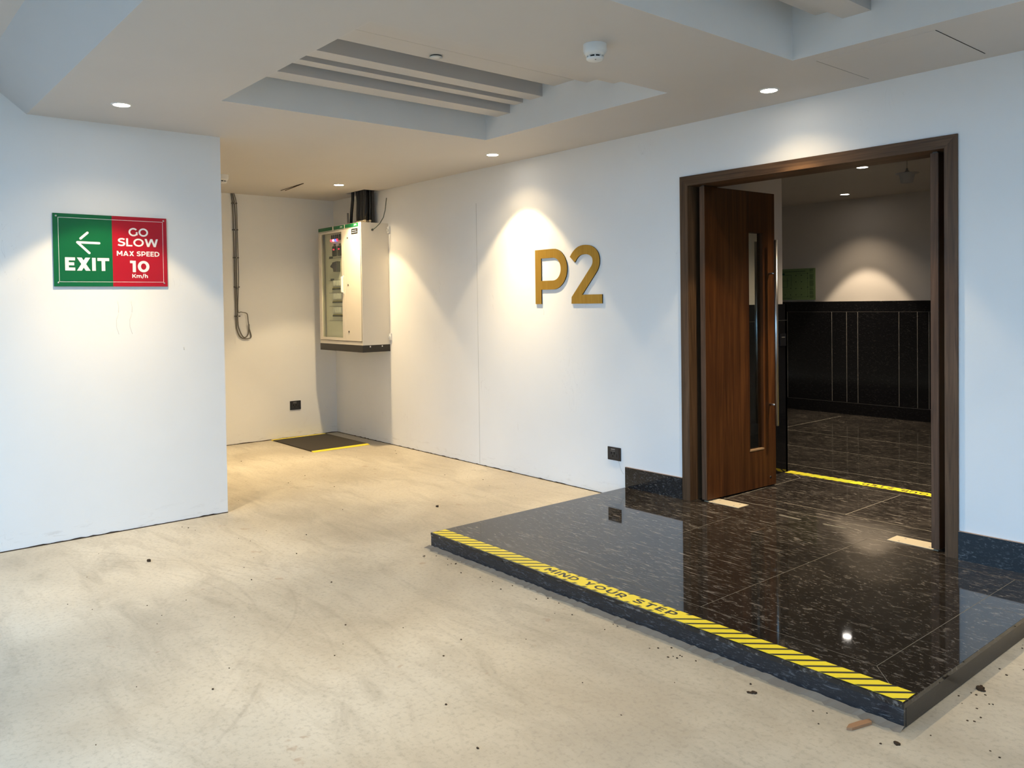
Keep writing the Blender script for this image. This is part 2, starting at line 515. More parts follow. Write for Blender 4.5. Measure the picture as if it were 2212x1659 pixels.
def glyph(ch, t):
    """quads of a geometric sans letter with cap height 1; returns (quads, width)"""
    h = t / 2; q = []
    def r(p, c=False): q.extend(ribbon(p, t, c))
    def d(x0, y0, x1, y1, k=1.12): q.extend(diag(x0, y0, x1, y1, t * k))
    if ch == 'E': w_ = .62; r([(h, 0), (h, 1)]); r([(0, 1 - h), (w_, 1 - h)]); r([(0, .51), (w_ - .06, .51)]); r([(0, h), (w_, h)])
    elif ch == 'X': w_ = .84; d(t * .62, 0, w_ - t * .66, 1, 1.3); d(t * .66, 1, w_ - t * .62, 0, 1.3)
    elif ch == 'I': w_ = t; r([(h, 0), (h, 1)])
    elif ch == 'T': w_ = .76; r([(w_ / 2, 0), (w_ / 2, 1)]); r([(0, 1 - h), (w_, 1 - h)])
    elif ch == 'L': w_ = .60; r([(h, 0), (h, 1)]); r([(0, h), (w_, h)])
    elif ch == 'O': w_ = 1.04; r(arc(.52, .5, .52 - h, .5 - h, 0, 350, 35), True)
    elif ch == 'Q': w_ = 1.04; r(arc(.52, .5, .52 - h, .5 - h, 0, 350, 35), True)
    elif ch == 'G': w_ = .96; r(arc(.52, .5, .52 - h, .5 - h, 42, 322, 30)); r([(.88, .14), (.88, .52)])
    elif ch == 'S':
        w_ = .72; T_, B = 1 - h, h
        r(catmull([(.66, T_ - .075), (.52, T_ - .01), (.37, T_), (.20, T_ - .04), (.11, T_ - .16), (.16, .60), (.34, .525), (.52, .46), (.625, .37), (.62, B + .17), (.53, B + .04), (.36, B), (.18, B + .025), (.03, B + .10)]))
    elif ch == 'W': w_ = 1.34; d(t * .55, 1, .34, 0); d(.34, 0, .67, 1); d(.67, 1, 1.0, 0); d(1.0, 0, w_ - t * .55, 1)
    elif ch == 'M': w_ = .98; r([(h, 0), (h, 1)]); r([(w_ - h, 0), (w_ - h, 1)]); d(h * 1.1, 1, w_ / 2, .28, 1.2); d(w_ / 2, .28, w_ - h * 1.1, 1, 1.2)
    elif ch == 'A': w_ = .94; d(t * .55, 0, w_ / 2, 1); d(w_ / 2, 1, w_ - t * .55, 0); r([(.2, .27), (w_ - .2, .27)])
    elif ch in 'PR':
        w_ = .76; r([(h, 0), (h, 1)]); c = .335; rad = 1 - h - c
        r([(0, 1 - h), (.40, 1 - h)] + arc(.40, (1 - h + c) / 2, w_ - h - .40, rad / 2, 90, -90, 14)[1:] + [(0, c)])
        if ch == 'R': d(.42, .36, w_ - t * .5, 0, 1.2)
    elif ch == 'D': w_ = .88; r([(h, 0), (h, 1)]); r([(0, 1 - h), (.36, 1 - h)] + arc(.36, .5, w_ - h - .36, .5 - h, 90, -90, 18)[1:] + [(0, h)])
    elif ch == '1': w_ = .40; r([(w_ - h, 0), (w_ - h, 1)]); r([(0, 1 - h), (w_, 1 - h)])
    elif ch == '0': w_ = .82; r(arc(.41, .5, .41 - h, .5 - h, 0, 350, 35), True)
    elif ch == 'K': w_ = .80; r([(h, 0), (h, 1)]); d(.16, .36, w_ - t * .6, 1, 1.3); d(.36, .54, w_ - t * .6, 0, 1.3)
    elif ch == 'm':
        w_ = 1.06; xh = .74
        r([(h, 0), (h, xh)])
        for a, b in ((h, w_ / 2), (w_ / 2, w_ - h)):
            r([(a, xh - .26)] + arc((a + b) / 2, xh - .26, (b - a) / 2, .26 - h, 180, 0, 10) + [(b, 0)])
    elif ch == 'h': w_ = .62; r([(h, 0), (h, 1.05)]); r([(h, .46)] + arc(w_ / 2, .46, w_ / 2 - h, .28 - h, 180, 0, 10) + [(w_ - h, 0)])
    elif ch == '/': w_ = .50; d(t * .5, -.12, w_ - t * .5, 1.08, 1.05)
    elif ch == 'N': w_ = .86; r([(h, 0), (h, 1)]); r([(w_ - h, 0), (w_ - h, 1)]); d(h * 1.2, 1, w_ - h * 1.2, 0, 1.3)
    elif ch == 'Y': w_ = .84; r([(w_ / 2, 0), (w_ / 2, .42)]); d(t * .6, 1, w_ / 2, .36, 1.15); d(w_ - t * .6, 1, w_ / 2, .36, 1.15)
    elif ch == 'U': w_ = .84; r([(h, 1), (h, .40)] + arc(w_ / 2, .40, w_ / 2 - h, .40 - h, 180, 360, 16) + [(w_ - h, 1)])
    else: w_ = .34
    return q, w_

def text_quads(txt, t, gap=.13, space=.36):
    x = 0; out = []
    for ch in txt:
        if ch == ' ':
            x += space; continue
        q, w_ = glyph(ch, t)
        out += [[(p.x + x, p.y) for p in f] for f in q]
        x += w_ + gap
    return out, x - gap

def lettering(mb, txt, t, x0, x1, y0, hgt, T, gap=.13, space=.36, th=0.0008):
    """lettering fitted between x0 and x1 on the plane given by T"""
    qs, w_ = text_quads(txt, t, gap, space)
    sx = (x1 - x0) / w_
    for i, f in enumerate(qs):
        mb.prism([(x0 + px * sx, y0 + py * hgt) for px, py in f], 0, th * (1 + 0.05 * (i % 6)), T)

def plane_T(origin, ux, uy):
    ux = Vector(ux).normalized(); uy = Vector(uy).normalized(); uz = ux.cross(uy)
    m_ = Matrix((ux, uy, uz)).transposed().to_4x4(); m_.translation = Vector(origin)
    return m_

# ================================================================== SETTING
XB = -7.50        # alcove back wall
XE, YE = -4.60, -2.50   # face and end of the exit-sign wall
YEDGE = -3.77     # outer edge of the low ceiling
YCAN = -5.8       # outer edge of the canopy

struct(MB().box(-9, 7, -6.6, 0.20, -0.12, 0).build('floor', M_FLOOR))
struct(MB().box(-30, 30, -60, -6.6, -0.15, -0.02).build('ground', simple('dark_low_bounce_ground', (0.07, 0.07, 0.07), 0.9)))  # unseen ground, made dark to cut daylight bounce onto the ceiling
# white wall with the doorway
DX0, DX1, DZ = -2.298, -0.422, 2.44
mb = MB()
mb.box(XB - 0.2, DX0 + 0.02, 0, 0.22, 0.006, 3.3)
mb.box(DX1 - 0.02, 7.0, 0, 0.22, 0.006, 3.3)
mb.box(DX0 + 0.02, DX1 - 0.02, 0, 0.22, DZ - 0.02, 3.3)
struct(mb.build('wall_right', M_WALL))
struct(MB().box(XB - 0.2, XB, -5.2, 0, 0.006, 3.3).build('wall_back', M_WALL))
struct(MB().box(XE - 0.25, XE, -7.2, YE, 0.006, 3.6).build('wall_left', M_WALL))
struct(MB().box(XB, XE - 0.25, -5.4, -5.2, 0.006, 3.3).build('wall_alcove_end', M_WALL))
struct(MB().box(6.8, 7.0, -9, 0, 0.0, 3.3).build('wall_sky_block', M_WALL))  # unseen wall added to block sky light from the right

# ceiling with two coffers, the cable hole
C1 = (-3.530, -1.762, -2.900, -0.810)
C2 = (-0.934, 0.834, -2.900, -0.808)
HOLE = (-6.84, -6.42, -0.20, -0.012)
xs = sorted({XB, 6.9, C1[0], C1[1], C2[0], C2[1], HOLE[0], HOLE[1]})
ys = sorted({YEDGE, 0.0, C1[2], C1[3], C2[3], HOLE[2], HOLE[3]})
mb = MB()
TH = 0.03
for i in range(len(xs) - 1):
    for j in range(len(ys) - 1):
        mx, my = (xs[i] + xs[i + 1]) / 2, (ys[j] + ys[j + 1]) / 2
        if any(h[0] < mx < h[1] and h[2] < my < h[3] for h in (C1, C2, HOLE)):
            continue
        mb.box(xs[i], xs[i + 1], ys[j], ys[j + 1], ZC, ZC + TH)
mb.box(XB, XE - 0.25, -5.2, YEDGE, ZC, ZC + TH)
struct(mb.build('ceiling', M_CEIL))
ZT = 3.26
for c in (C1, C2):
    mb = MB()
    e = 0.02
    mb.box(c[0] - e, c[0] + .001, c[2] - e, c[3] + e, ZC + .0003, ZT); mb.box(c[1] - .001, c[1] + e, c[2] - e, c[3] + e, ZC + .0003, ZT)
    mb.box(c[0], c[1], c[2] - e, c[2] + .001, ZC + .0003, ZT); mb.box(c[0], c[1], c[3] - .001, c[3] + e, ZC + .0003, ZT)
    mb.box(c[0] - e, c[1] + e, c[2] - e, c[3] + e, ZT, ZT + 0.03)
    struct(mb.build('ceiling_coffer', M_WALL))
# dark void over the cable hole
mb = MB()
x0, x1, y0, y1 = HOLE
mb.box(x0 - .02, x0, y0 - .02, y1, ZC + TH, 3.25); mb.box(x1, x1 + .02, y0 - .02, y1, ZC + TH, 3.25)
mb.box(x0, x1, y0 - .02, y0, ZC + TH, 3.25); mb.box(x0 - .02, x1 + .02, y0 - .02, y1, 3.25, 3.27)
struct(mb.build('ceiling_void', M_GAP))
# beams running across the coffers
for k, (bx0, bx1, bz) in enumerate(((-3.390, -3.238, 2.970), (-3.184, -3.090, 3.019), (-3.009, -2.880, 3.022), (-2.760, -2.560, 3.070), (-2.440, -2.310, 3.025), (-2.200, -2.080, 2.966))):
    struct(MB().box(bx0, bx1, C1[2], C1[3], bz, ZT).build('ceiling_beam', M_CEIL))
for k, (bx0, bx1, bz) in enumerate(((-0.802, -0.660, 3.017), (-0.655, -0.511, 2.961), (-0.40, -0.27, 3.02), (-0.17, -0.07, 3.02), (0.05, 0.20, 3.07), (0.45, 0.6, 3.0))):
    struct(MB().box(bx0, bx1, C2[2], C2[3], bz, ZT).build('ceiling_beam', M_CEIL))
# sloping soffit and canopy on the open side
YS, ZS = -4.036, 3.032
mb = MB()
mb.prism([(YEDGE, ZC), (YS, ZS), (YS, ZS + 0.2), (YEDGE, ZS + 0.2)], XE, 6.9, Matrix(((0, 0, 1, 0), (1, 0, 0, 0), (0, 1, 0, 0), (0, 0, 0, 1))))
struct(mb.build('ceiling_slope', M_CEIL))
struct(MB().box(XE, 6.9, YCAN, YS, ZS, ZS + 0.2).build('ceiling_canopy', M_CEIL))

# thin dark uneven line where walls meet the floor
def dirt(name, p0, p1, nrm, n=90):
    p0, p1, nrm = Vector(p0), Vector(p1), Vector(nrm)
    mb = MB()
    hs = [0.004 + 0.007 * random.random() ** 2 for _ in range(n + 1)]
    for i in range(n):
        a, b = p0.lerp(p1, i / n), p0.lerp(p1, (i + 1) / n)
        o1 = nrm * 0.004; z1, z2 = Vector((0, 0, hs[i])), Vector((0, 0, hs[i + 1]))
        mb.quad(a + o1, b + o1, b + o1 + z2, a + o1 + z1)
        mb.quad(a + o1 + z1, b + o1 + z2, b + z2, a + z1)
    return struct(mb.build(name, M_BASE_LINE))
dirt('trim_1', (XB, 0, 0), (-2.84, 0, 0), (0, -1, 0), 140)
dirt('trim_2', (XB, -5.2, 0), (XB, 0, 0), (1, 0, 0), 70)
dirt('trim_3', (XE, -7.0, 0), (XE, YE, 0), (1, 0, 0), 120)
# plaster joint in the white wall
struct(MB().box(-4.693, -4.690, -0.0015, 0.002, 0.01, 2.5).build('trim_4', simple('plaster_joint', (0.50, 0.49, 0.46), 0.8)))

# ------------------------------------------------------------------ lobby behind the door
YL = 1.465     # far edge of the landing
ZL = 0.05     # lobby floor
YBK = 5.35
struct(MB().box(-2.33, -0.33, 0.0, YL, 0.0, HP).build('floor_landing', M_GR_LAND))
struct(MB().box(-8, -0.33, YL, YBK + 0.2, -0.1, ZL).build('floor_lobby', M_GR_LOBBY))
struct(MB().box(-8, 0.0, 0.22, YBK + 0.2, ZC - 0.006, ZC + 0.1).build('ceiling_lobby', M_LOBBY))
struct(MB().box(-8, 0.0, YBK, YBK + 0.2, ZL, ZC).build('wall_lobby_back', M_LOBBY))
struct(MB().box(-3.6, -2.335, 0.22, 1.405, 0.02, ZC).build('wall_lobby_left', M_LOBBY))
struct(MB().box(-8, -3.4, 0.22, 0.4, ZL, ZC).build('wall_lobby_front', M_LOBBY))
struct(MB().box(-0.33, -0.1, 0.22, YBK, 0.0, ZC).build('wall_lobby_right', M_LOBBY))
struct(MB().box(-8.1, -8.0, 0.22, YBK, ZL, ZC).build('wall_lobby_far', M_LOBBY))
mb = MB()
mb.box(-8, -0.33, YBK - 0.03, YBK, ZL, 1.505)
struct(mb.build('trim_wainscot_back', M_GR_WALL))
mb = MB()
mb.box(-2.335, -2.312, 0.22, 1.43, HP, 1.505); mb.box(-3.6, -2.312, 1.405, 1.43, ZL, 1.505)
struct(mb.build('trim_wainscot_left', M_GR_WALL))
# joints of the cladding and of the floors
mb = MB()
yj = YBK - 0.0312
for x in (-4.62, -3.986, -3.787, -3.641, -3.127, -2.909, -2.776, -2.55, -2.1):
    mb.box(x - .0018, x + .0018, yj, yj + .0006, 0.21, 1.37)
struct(mb.build('trim_cladding_joint', simple('shiny_joint', (0.34, 0.32, 0.28), 0.3)))
mb = MB()
mb.box(-7, -0.4, yj, yj + .0006, 1.368, 1.372); mb.box(-7, -0.4, yj, yj + .0006, 0.200, 0.204)
mb.box(-2.3125, -2.311, 0.3, 1.43, 1.368, 1.371)
struct(mb.build('trim_cladding_line', simple('dull_joint', (0.07, 0.066, 0.06), 0.5)))
mb = MB()
g = 0.0024
def jl(mb, x0, y0, x1, y1, z, wd=0.0032):
    a, b = Vector((x0, y0, z)), Vector((x1, y1, z))
    d = (b - a).normalized(); n_ = Vector((-d.y, d.x, 0)) * wd / 2
    mb.quad(a - n_, b - n_, b + n_, a + n_)
for y in (1.92, 2.78, 3.66):
    jl(mb, -6, y, -0.4, y, ZL + .0008, 0.005)
jl(mb, -3.756, 3.66, -3.756, 5.1, ZL + .0008, 0.006)
struct(mb.build('trim_lobby_joint', M_GROUT))
mb = MB()
for a in ((-2.1, 0.02, -2.1, 1.26), (-2.1, 1.26, -0.4, 1.26), (-2.1, 1.26, -2.31, 1.44), (-2.3, 0.25, -0.4, 0.25), (-2.1, 0.44, -0.4, 0.44), (-1.30, 0.44, -1.30, 1.26)):
    jl(mb, *a, HP + .0006, 0.0035)
struct(mb.build('trim_landing_joint', M_GROUT))

# door casing
mb = MB()
FW = 0.070; FD = 0.012
mb.box(DX0, DX0 + FW, -FD, 0.236, HP, DZ, 0.0015)
mb.box(DX1 - FW, DX1, -FD, 0.236, HP, DZ, 0.0015)
casing = struct(mb.build('trim_door_casing', M_WOOD_Z))
mb = MB()
T = plane_T((0, 0, 0), (1, 0, 0), (0, 0, 1))
mb.prism([(DX0, DZ), (DX1, DZ), (DX1 - FW, DZ - FW), (DX0 + FW, DZ - FW)], -0.236, FD + 0.0006, T)
struct(mb.build('trim_door_head', M_WOOD_X, casing))
# pale dust smear at the casing foot
# baseboards of black granite either side of the door
for nm, xa, xb in (('baseboard_left', -2.846, DX0 - 0.001), ('baseboard_right', DX1 + 0.001, 0.6)):
    mb = MB()
    mb.box(xa, xb, -0.016, 0.0, HP if nm.endswith('left') else 0.0, 0.252, 0.001)
    o = struct(mb.build(nm, M_GR_SKIRT_SKY))
    MB().box(xa + .001, xb - .001, -0.0155, -0.0005, 0.252, 0.2535).build('cut_edge', M_CREAM_EDGE, o)

# ------------------------------------------------------------------ door leaves
def make_leaf(name, hinge, ang, full=True, sgn=1):
    """leaf runs along local +y from the hinge; local +x is the side seen when open"""
    W, Tk, z0, z1 = 0.842, 0.046, HP + 0.012, 2.362
    root = bpy.data.objects.new(name, None); COL.objects.link(root)
    root.empty_display_size = 0.05
    root['kind'] = 'structure'
    u0, u1, v0, v1 = 0.512, 0.684, 0.405, 2.052
    x0, x1 = (-Tk, 0) if sgn > 0 else (0, Tk)
    mb = MB()
    for b in ((0.004, u0, z0, z1), (u1, W, z0, z1), (u0, u1, z0, v0), (u0, u1, v1, z1)):
        mb.box(x0, x1, b[0], b[1], b[2], b[3])
    mb.build('leaf', M_LEAF, root, (0, 0, 0))
    MB().box(x0 + .002, x1 - .002, 0.0, 0.006, z0, z1, 0.0008).build('edge_lipping', M_LIP, root, (0, 0, 0))
    xm = (x0 + x1) / 2
    MB().box(xm - .003, xm + .003, u0, u1, v0, v1).build('vision_glass', M_GLASS, root, (0, 0, 0))
    mb = MB()
    for s in (x0, x1):
        a, b = (s, s + .002) if s == x1 else (s - .002, s)
        mb.box(a, b, u0 - .008, u0, v0 - .006, v1 + .006); mb.box(a, b, u1, u1 + .008, v0 - .006, v1 + .006); mb.box(a, b, u0, u1, v1, v1 + .006)
    mb.build('glazing_bead', M_LEAF, root, (0, 0, 0))
    MB().box(x1 - .018, x1 + .003, u0 - .004, u1 + .004, v0 - .008, v0 + .003).build('glazing_sill', M_BEAD, root, (0, 0, 0))
    for side in (1, -1):
        xs_ = x1 if side > 0 else x0
        xt = xs_ + side * 0.063
        h = MB().tube([(xt, 0.764, 0.575), (xt, 0.764, 2.0)], 0.0155, 18).build('pull_handle', M_STEEL, root, (0, 0, 0))
        for z in (0.735, 1.745):
            MB().tube([(xs_, 0.764, z), (xt, 0.764, z)], 0.0085, 12).build('standoff', M_STEEL, h, (0, 0, 0))
    T = plane_T((x1, 0.772, HP + 0.075), (0, 1, 0), (0, 0, 1))
    MB().lathe([(0, .003), (.007, .003), (.010, .001), (.010, 0)], T, 20).build('foot_bolt', M_DSTEEL, root, (0, 0, 0))
    MB().box(x0 + .010, x1 - .010, 0.01, 0.16, z1 - .001, z1 + .012).build('top_pivot', M_DSTEEL, root, (0, 0, 0))
    root.location = hinge
    root.rotation_euler = (0, 0, ang)
    return root
make_leaf('door_1', (-2.128, 0.050, 0), math.radians(-2.5))
make_leaf('door_2', (-0.592, 0.052, 0), math.radians(-0.2), sgn=-1)

# ------------------------------------------------------------------ granite step in front of the door
PX0, PX1, PY = -2.840, 0.105, -1.871
step = empty('granite_step', (-1.37, -0.93, 0), 'polished black granite step platform in front of the open door', 'step')
mb = MB()
mb.box(PX0, -0.939, PY, 0.0, HP - 0.02, HP, 0.0008)
mb.build('slab', M_GR_A, step)
mb = MB()
mb.box(-0.939, PX1, PY, 0.0, HP - 0.02, HP, 0.0008)
mb.build('slab', M_GR_B, step)
mb = MB()
mb.box(PX0 + .002, PX1 - .002, PY + .002, PY + .02, 0.004, HP - .02)
mb.box(PX0 + .002, PX0 + .02, PY + .02, 0, 0.004, HP - .02)
mb.build('riser', M_GR_EDGE_SKY, step)
MB().box(PX1 - .02, PX1 - .001, PY + .02, 0, 0.003, HP - .02).build('riser', granite('granite_edge_shaded', (2, 2, 6), (0, 0.3, 0.2), 1.0, 0.3, 0.0, base=(0.012, 0.010, 0.009), vein=(0.05, 0.043, 0.036), warm=(0.020, 0.016, 0.012)), step)  # browner, dimmer copy: this side's lack of sky light is painted in
MB().box(PX0 + .02, PX1 - .02, PY + .02, 0, 0.0, HP - .02).build('core', M_MORTAR, step)
# ragged mortar bed along the front
mb = MB()
n = 150
pr = [0.028 + 0.022 * random.random() ** 2 for _ in range(n + 1)]
hh = [0.010 + 0.006 * random.random() for _ in range(n + 1)]
for i in range(n):
    xa, xb = PX0 - .02 + (PX1 - PX0 + .02) * i / n, PX0 - .02 + (PX1 - PX0 + .02) * (i + 1) / n
    ya, yb = PY - pr[i], PY - pr[i + 1]
    mb.quad((xa, ya, 0.0006), (xb, yb, 0.0006), (xb, PY + .003, hh[i + 1]), (xa, PY + .003, hh[i]))
mb.build('mortar_bed', M_MORTAR, step)
mb = MB()
zj = HP + .0002
for a in ((-0.939, -0.19, -0.939, -1.642), (-0.10, -0.15, -0.10, -1.645), (-2.3, -0.172, 0.0, -0.150), (-1.78, -0.172, -1.765, -0.75), (-1.6, -1.64, -0.10, -1.645), (-0.10, -1.645, 0.10, -1.868), (-0.10, -0.15, 0.10, -0.005), (-2.835, -0.004, -2.76, -0.06), (-0.095, -0.64, 0.10, -0.64)):
    jl(mb, *a, zj, 0.0026)
mb.build('grout_joint', M_GROUT_D, step)

# ------------------------------------------------------------------ hazard tapes reading MIND YOUR STEP
def hazard_tape(name, origin, rot, L, Wd, label, cat_group, tx0, tx1, z=0.0006):
    """tape along local x, text readable from local -y side"""
    root = empty(name, origin, label, 'tape', cat_group)
    root.rotation_euler = (0, 0, rot)
    MB().box(0, L, 0, Wd, 0, z).build('tape_film', M_TAPE, root, (0, 0, 0))
    mb = MB()
    zt = z + 0.0004
    sl = Wd * 0.95      # stripes lean to the right going away
    pitch, bw = 0.0715, 0.0185
    x = -0.11
    while x < L:
        full = x + sl < tx0 - 0.005 or x > tx1 + 0.005
        segs = [(0, 1)] if full else [(0, .13), (.87, 1)]
        for s0, s1 in segs:
            pts = [(x + sl * s0, Wd * s0), (x + bw + sl * s0, Wd * s0), (x + bw + sl * s1, Wd * s1), (x + sl * s1, Wd * s1)]
            # clip to the tape length
            for lim, sg in ((0.0, 1), (L, -1)):
                out = []
                for (ax, ay), (bx, by) in zip(pts, pts[1:] + pts[:1]):
                    ia, ib = (ax - lim) * sg >= 0, (bx - lim) * sg >= 0
                    if ia: out.append((ax, ay))
                    if ia != ib: out.append((lim, ay + (by - ay) * (lim - ax) / (bx - ax)))
                pts = out or [(0, 0)]
            if len(pts) > 2 and max(p[0] for p in pts) - min(p[0] for p in pts) > 0.004:
                MB().prism(pts, z, zt).build('stripe', M_TBLACK, root, (0, 0, 0))
        x += pitch
    T = Matrix.Translation((0, 0, z))
    tw = tx1 - tx0
    for wd_, f0, f1 in (('MIND', 0, .272), ('YOUR', .335, .645), ('STEP', .715, 1)):
        mb = MB()
        lettering(mb, wd_, .20, tx0 + tw * f0, tx0 + tw * f1, Wd * .27, Wd * .48, T, .24, .62, 0.0004)
        mb.build('lettering', M_TBLACK, root, (0, 0, 0))
    return root
hazard_tape('warning_tape', (PX0 + .008, PY + .010, HP + .0003), 0.0, 2.93, 0.102, 'yellow and black MIND YOUR STEP tape along the front edge of the granite step', 'MIND YOUR STEP hazard tapes', 1.005, 1.880)
hazard_tape('warning_tape', (-0.40, YL - 0.004, HP + .0007), PI, 1.90, 0.100, 'yellow MIND YOUR STEP tape inside the doorway, upside down from here', 'MIND YOUR STEP hazard tapes', 0.42, 1.26)

# cream cover plates of the floor springs
for nm, xa, xb, label in (('floor_spring_cover', -2.165, -1.880, 'cream floor plate under the half open left door leaf'), ('floor_spring_cover', -0.850, -0.560, 'cream floor plate at the foot of the right door leaf')):
    mb = MB()
    mb.box(xa, xb, 0.066, 0.196, HP, HP + 0.002, 0.0006)
    o = tag(mb.build(nm, M_COVER), label, 'floor plate', 'floor spring plates at the threshold')
    for fx, fy in ((.2, .2), (.22, .8), (.8, .25), (.82, .75)):
        MB().lathe([(0, .0006), (.006, .0006), (.007, 0)], Matrix.Translation((xa + (xb - xa) * fx, 0.066 + 0.13 * fy, HP + .002)), 10).build('screw', M_GREYPL, o, (0, 0, 0))
# grey filler patches in the threshold
for xa, ya, xb, yb, lb in ((-1.60, 0.118, -1.425, 0.106, 'left of the two grey filler streaks on the threshold'), (-1.29, 0.122, -1.126, 0.126, 'right of the two grey filler streaks on the threshold')):
    a, b = Vector((xa, ya)), Vector((xb, yb)); mb = MB(); pts = []
    for i in range(13): 
        t = i / 12; p = a.lerp(b, t); pts.append((p.x, p.y - .010 - .004 * random.random() if 0 < i < 12 else p.y))
    for i in range(12, -1, -1):
        t = i / 12; p = a.lerp(b, t)
        if 0 < i < 12: pts.append((p.x, p.y + .008 + .005 * random.random()))
    mb.prism(pts, HP, HP + .0008)
    tag(mb.build('filler_patch', M_FILLER), lb, 'patch', 'filler streaks on the threshold')

# ------------------------------------------------------------------ EXIT / GO SLOW sign
SY0, SY1, SZ0, SZ1 = -3.637, -2.908, 1.701, 2.186
sx0 = XE + 0.012
sign = empty('traffic_sign', (XE, (SY0 + SY1) / 2, SZ0), 'green and red EXIT and GO SLOW MAX SPEED 10 Km/h sign on white wall', 'sign')
MB().box(XE, sx0 - .0015, SY0, SY1, SZ0, SZ1).build('backing_board', M_SBACK, sign)
YM = -3.2725
MB().box(sx0 - .0015, sx0, SY0, YM, SZ0, SZ1).build('green_panel', M_SGREEN, sign)
MB().box(sx0 - .0015, sx0, YM, SY1, SZ0, SZ1).build('red_panel', M_SRED, sign)
TS = plane_T((sx0, SY0, SZ0), (0, 1, 0), (0, 0, 1))
SW, SH = SY1 - SY0, SZ1 - SZ0
mb = MB()
i0, j0, i1, j1, lw = .031, .030, SW - .026, SH - .026, .0022
for b in ((i0, i1, j0, j0 + lw), (i0, i1, j1 - lw, j1), (i0, i0 + lw, j0, j1), (i1 - lw, i1, j0, j1)):
    mb.prism([(b[0], b[2]), (b[1], b[2]), (b[1], b[3]), (b[0], b[3])], 0, .0006, TS)
mb.build('border_line', M_MARK, sign)
def round_stroke(mb, a, b, wd, T, th=.0007):
    a, b = Vector(a), Vector(b); d = (b - a); an = math.degrees(math.atan2(d.y, d.x))
    pts = arc(b.x, b.y, wd / 2, wd / 2, an - 90, an + 90, 8) + arc(a.x, a.y, wd / 2, wd / 2, an + 90, an + 270, 8)
    mb.prism(pts, 0, th, T)
mb = MB()
round_stroke(mb, (.146, .296), (.281, .294), .0155, TS)
round_stroke(mb, (.146, .296), (.218, .226), .0155, TS, .0008)
round_stroke(mb, (.166, .322), (.209, .362), .0155, TS, .0009)
mb.build('arrow', M_MARK, sign)
def sign_text(txt, y0, y1, z0, hgt, t, gap=.13, space=.36):
    mb = MB(); lettering(mb, txt, t, y0, y1, z0, hgt, TS, gap, space, .0007)
    return mb.build('lettering', M_MARK, sign)
sign_text('EXIT', .068, .342, .106, .088, .23, .11)
sign_text('GO', .472, .602, .350, .058, .185, .12)
sign_text('SLOW', .400, .668, .279, .056, .185, .10)
sign_text('MAX SPEED', .392, .676, .212, .034, .19, .13, .36)
sign_text('10', .477, .606, .100, .080, .22, .14)
sign_text('Km/h', .490, .594, .060, .027, .18, .10)
for fy, fz in ((.020, SH - .018), (SW - .020, SH - .018), (.026, .024), (SW - .022, .024)):
    T = plane_T((sx0, SY0 + fy, SZ0 + fz), (0, 1, 0), (0, 0, 1))
    MB().lathe([(0, .004), (.004, .0036), (.0062, .001), (.0065, 0)], T, 16).build('screw', M_STEEL, sign)

# ------------------------------------------------------------------ gold letters P and 2
def wall_letter(name, quads, label):
    root = empty(name, (quads[0][0][0], 0, 1.535), label, 'letter', 'gold floor level letters')
    T = plane_T((0, -0.0015, 0), (1, 0, 0), (0, 0, 1))
    mb = MB()
    for i, q in enumerate(quads): mb.prism(q, 0.0, 0.0085, T)
    mb.build('edge', M_GAP, root)
    mb = MB()
    for i, q in enumerate(quads): mb.prism(q, 0.0085, 0.0095 + 0.00004 * (i % 9), T)
    mb.build('face', M_GOLD, root)
    for q in (quads[0], quads[-1]):
        px = sum(p[0] for p in q) / len(q); pz = sum(p[1] for p in q) / len(q)
        MB().tube([(px, -0.0015, pz), (px, 0.0, pz)], .004, 8).build('stud', M_DSTEEL, root)
    return root
def place(quads, x0, z0, sx, sz):
    return [[(x0 + p[0] * sx, z0 + p[1] * sz) for p in q] for q in quads]
tk = 0.076
P_ = ribbon([(tk / 2, 0), (tk / 2, .47)], tk)
rad = .47 - tk / 2; lo = .162
P_ += ribbon([(tk * .5, rad), (.225, rad)] + arc(.225, (rad + lo) / 2, .395 - tk / 2 - .225, (rad - lo) / 2, 90, -90, 22)[1:] + [(tk * .5, lo)], tk)
wall_letter('letter_sign', place([[tuple(p) for p in q] for q in P_], -3.860, 1.534, 1, 1), 'gold letter P standing off the white wall, left of the 2')
two = [(.028, .366), (.065, .407), (.115, .435), (.180, .441), (.240, .428), (.284, .393), (.297, .343), (.284, .296), (.246, .250), (.200, .1995), (.155, .150)]
Q2 = ribbon(catmull(two, 5), tk)
Q2 += [[Vector(p) for p in ((.127, .176), (.015, .055), (.012, 0), (.36, 0), (.36, .073), (.137, .073), (.183, .124))]]
wall_letter('letter_sign', place([[tuple(p) for p in q] for q in Q2], -3.430, 1.534, 1, 1), 'gold numeral 2 standing off the white wall, right of the P')

# ------------------------------------------------------------------ sockets
def socket(T, label):
    root = empty('power_socket', T.translation, label, 'power socket', 'black wall sockets')
    mb = MB(); mb.box(-.068, .068, -.052, .052, 0, .009, .0015, T); mb.build('plate', M_BLACK, root)
    mb = MB(); mb.box(-.052, .052, -.038, .038, .009, .0105, 0, T); mb.build('insert', simple('satin_black', (.02, .02, .022), .5), root)
    for bx in ((-.030, -.022, -.005, .014), (.0, .008, -.005, .014), (-.016, -.006, -.024, -.014), (.030, .034, -.024, .0)):
        MB().box(bx[0], bx[1], bx[2], bx[3], .0105, .0108, 0, T).build('pin_hole', M_GAP, root)
    mb = MB(); mb.box(-.030, .012, .030, .040, .0105, .0112, 0, T); mb.build('label_mark', M_GREYPL, root)
    mb = MB(); mb.box(-.034, .012, .018, .021, .0105, .0112, 0, T); mb.build('switch_rocker', M_GREYPL, root)
    return root
socket(plane_T((-2.965, 0, 0.340), (1, 0, 0), (0, 0, 1)), 'black power socket low on the white wall beside the granite step')
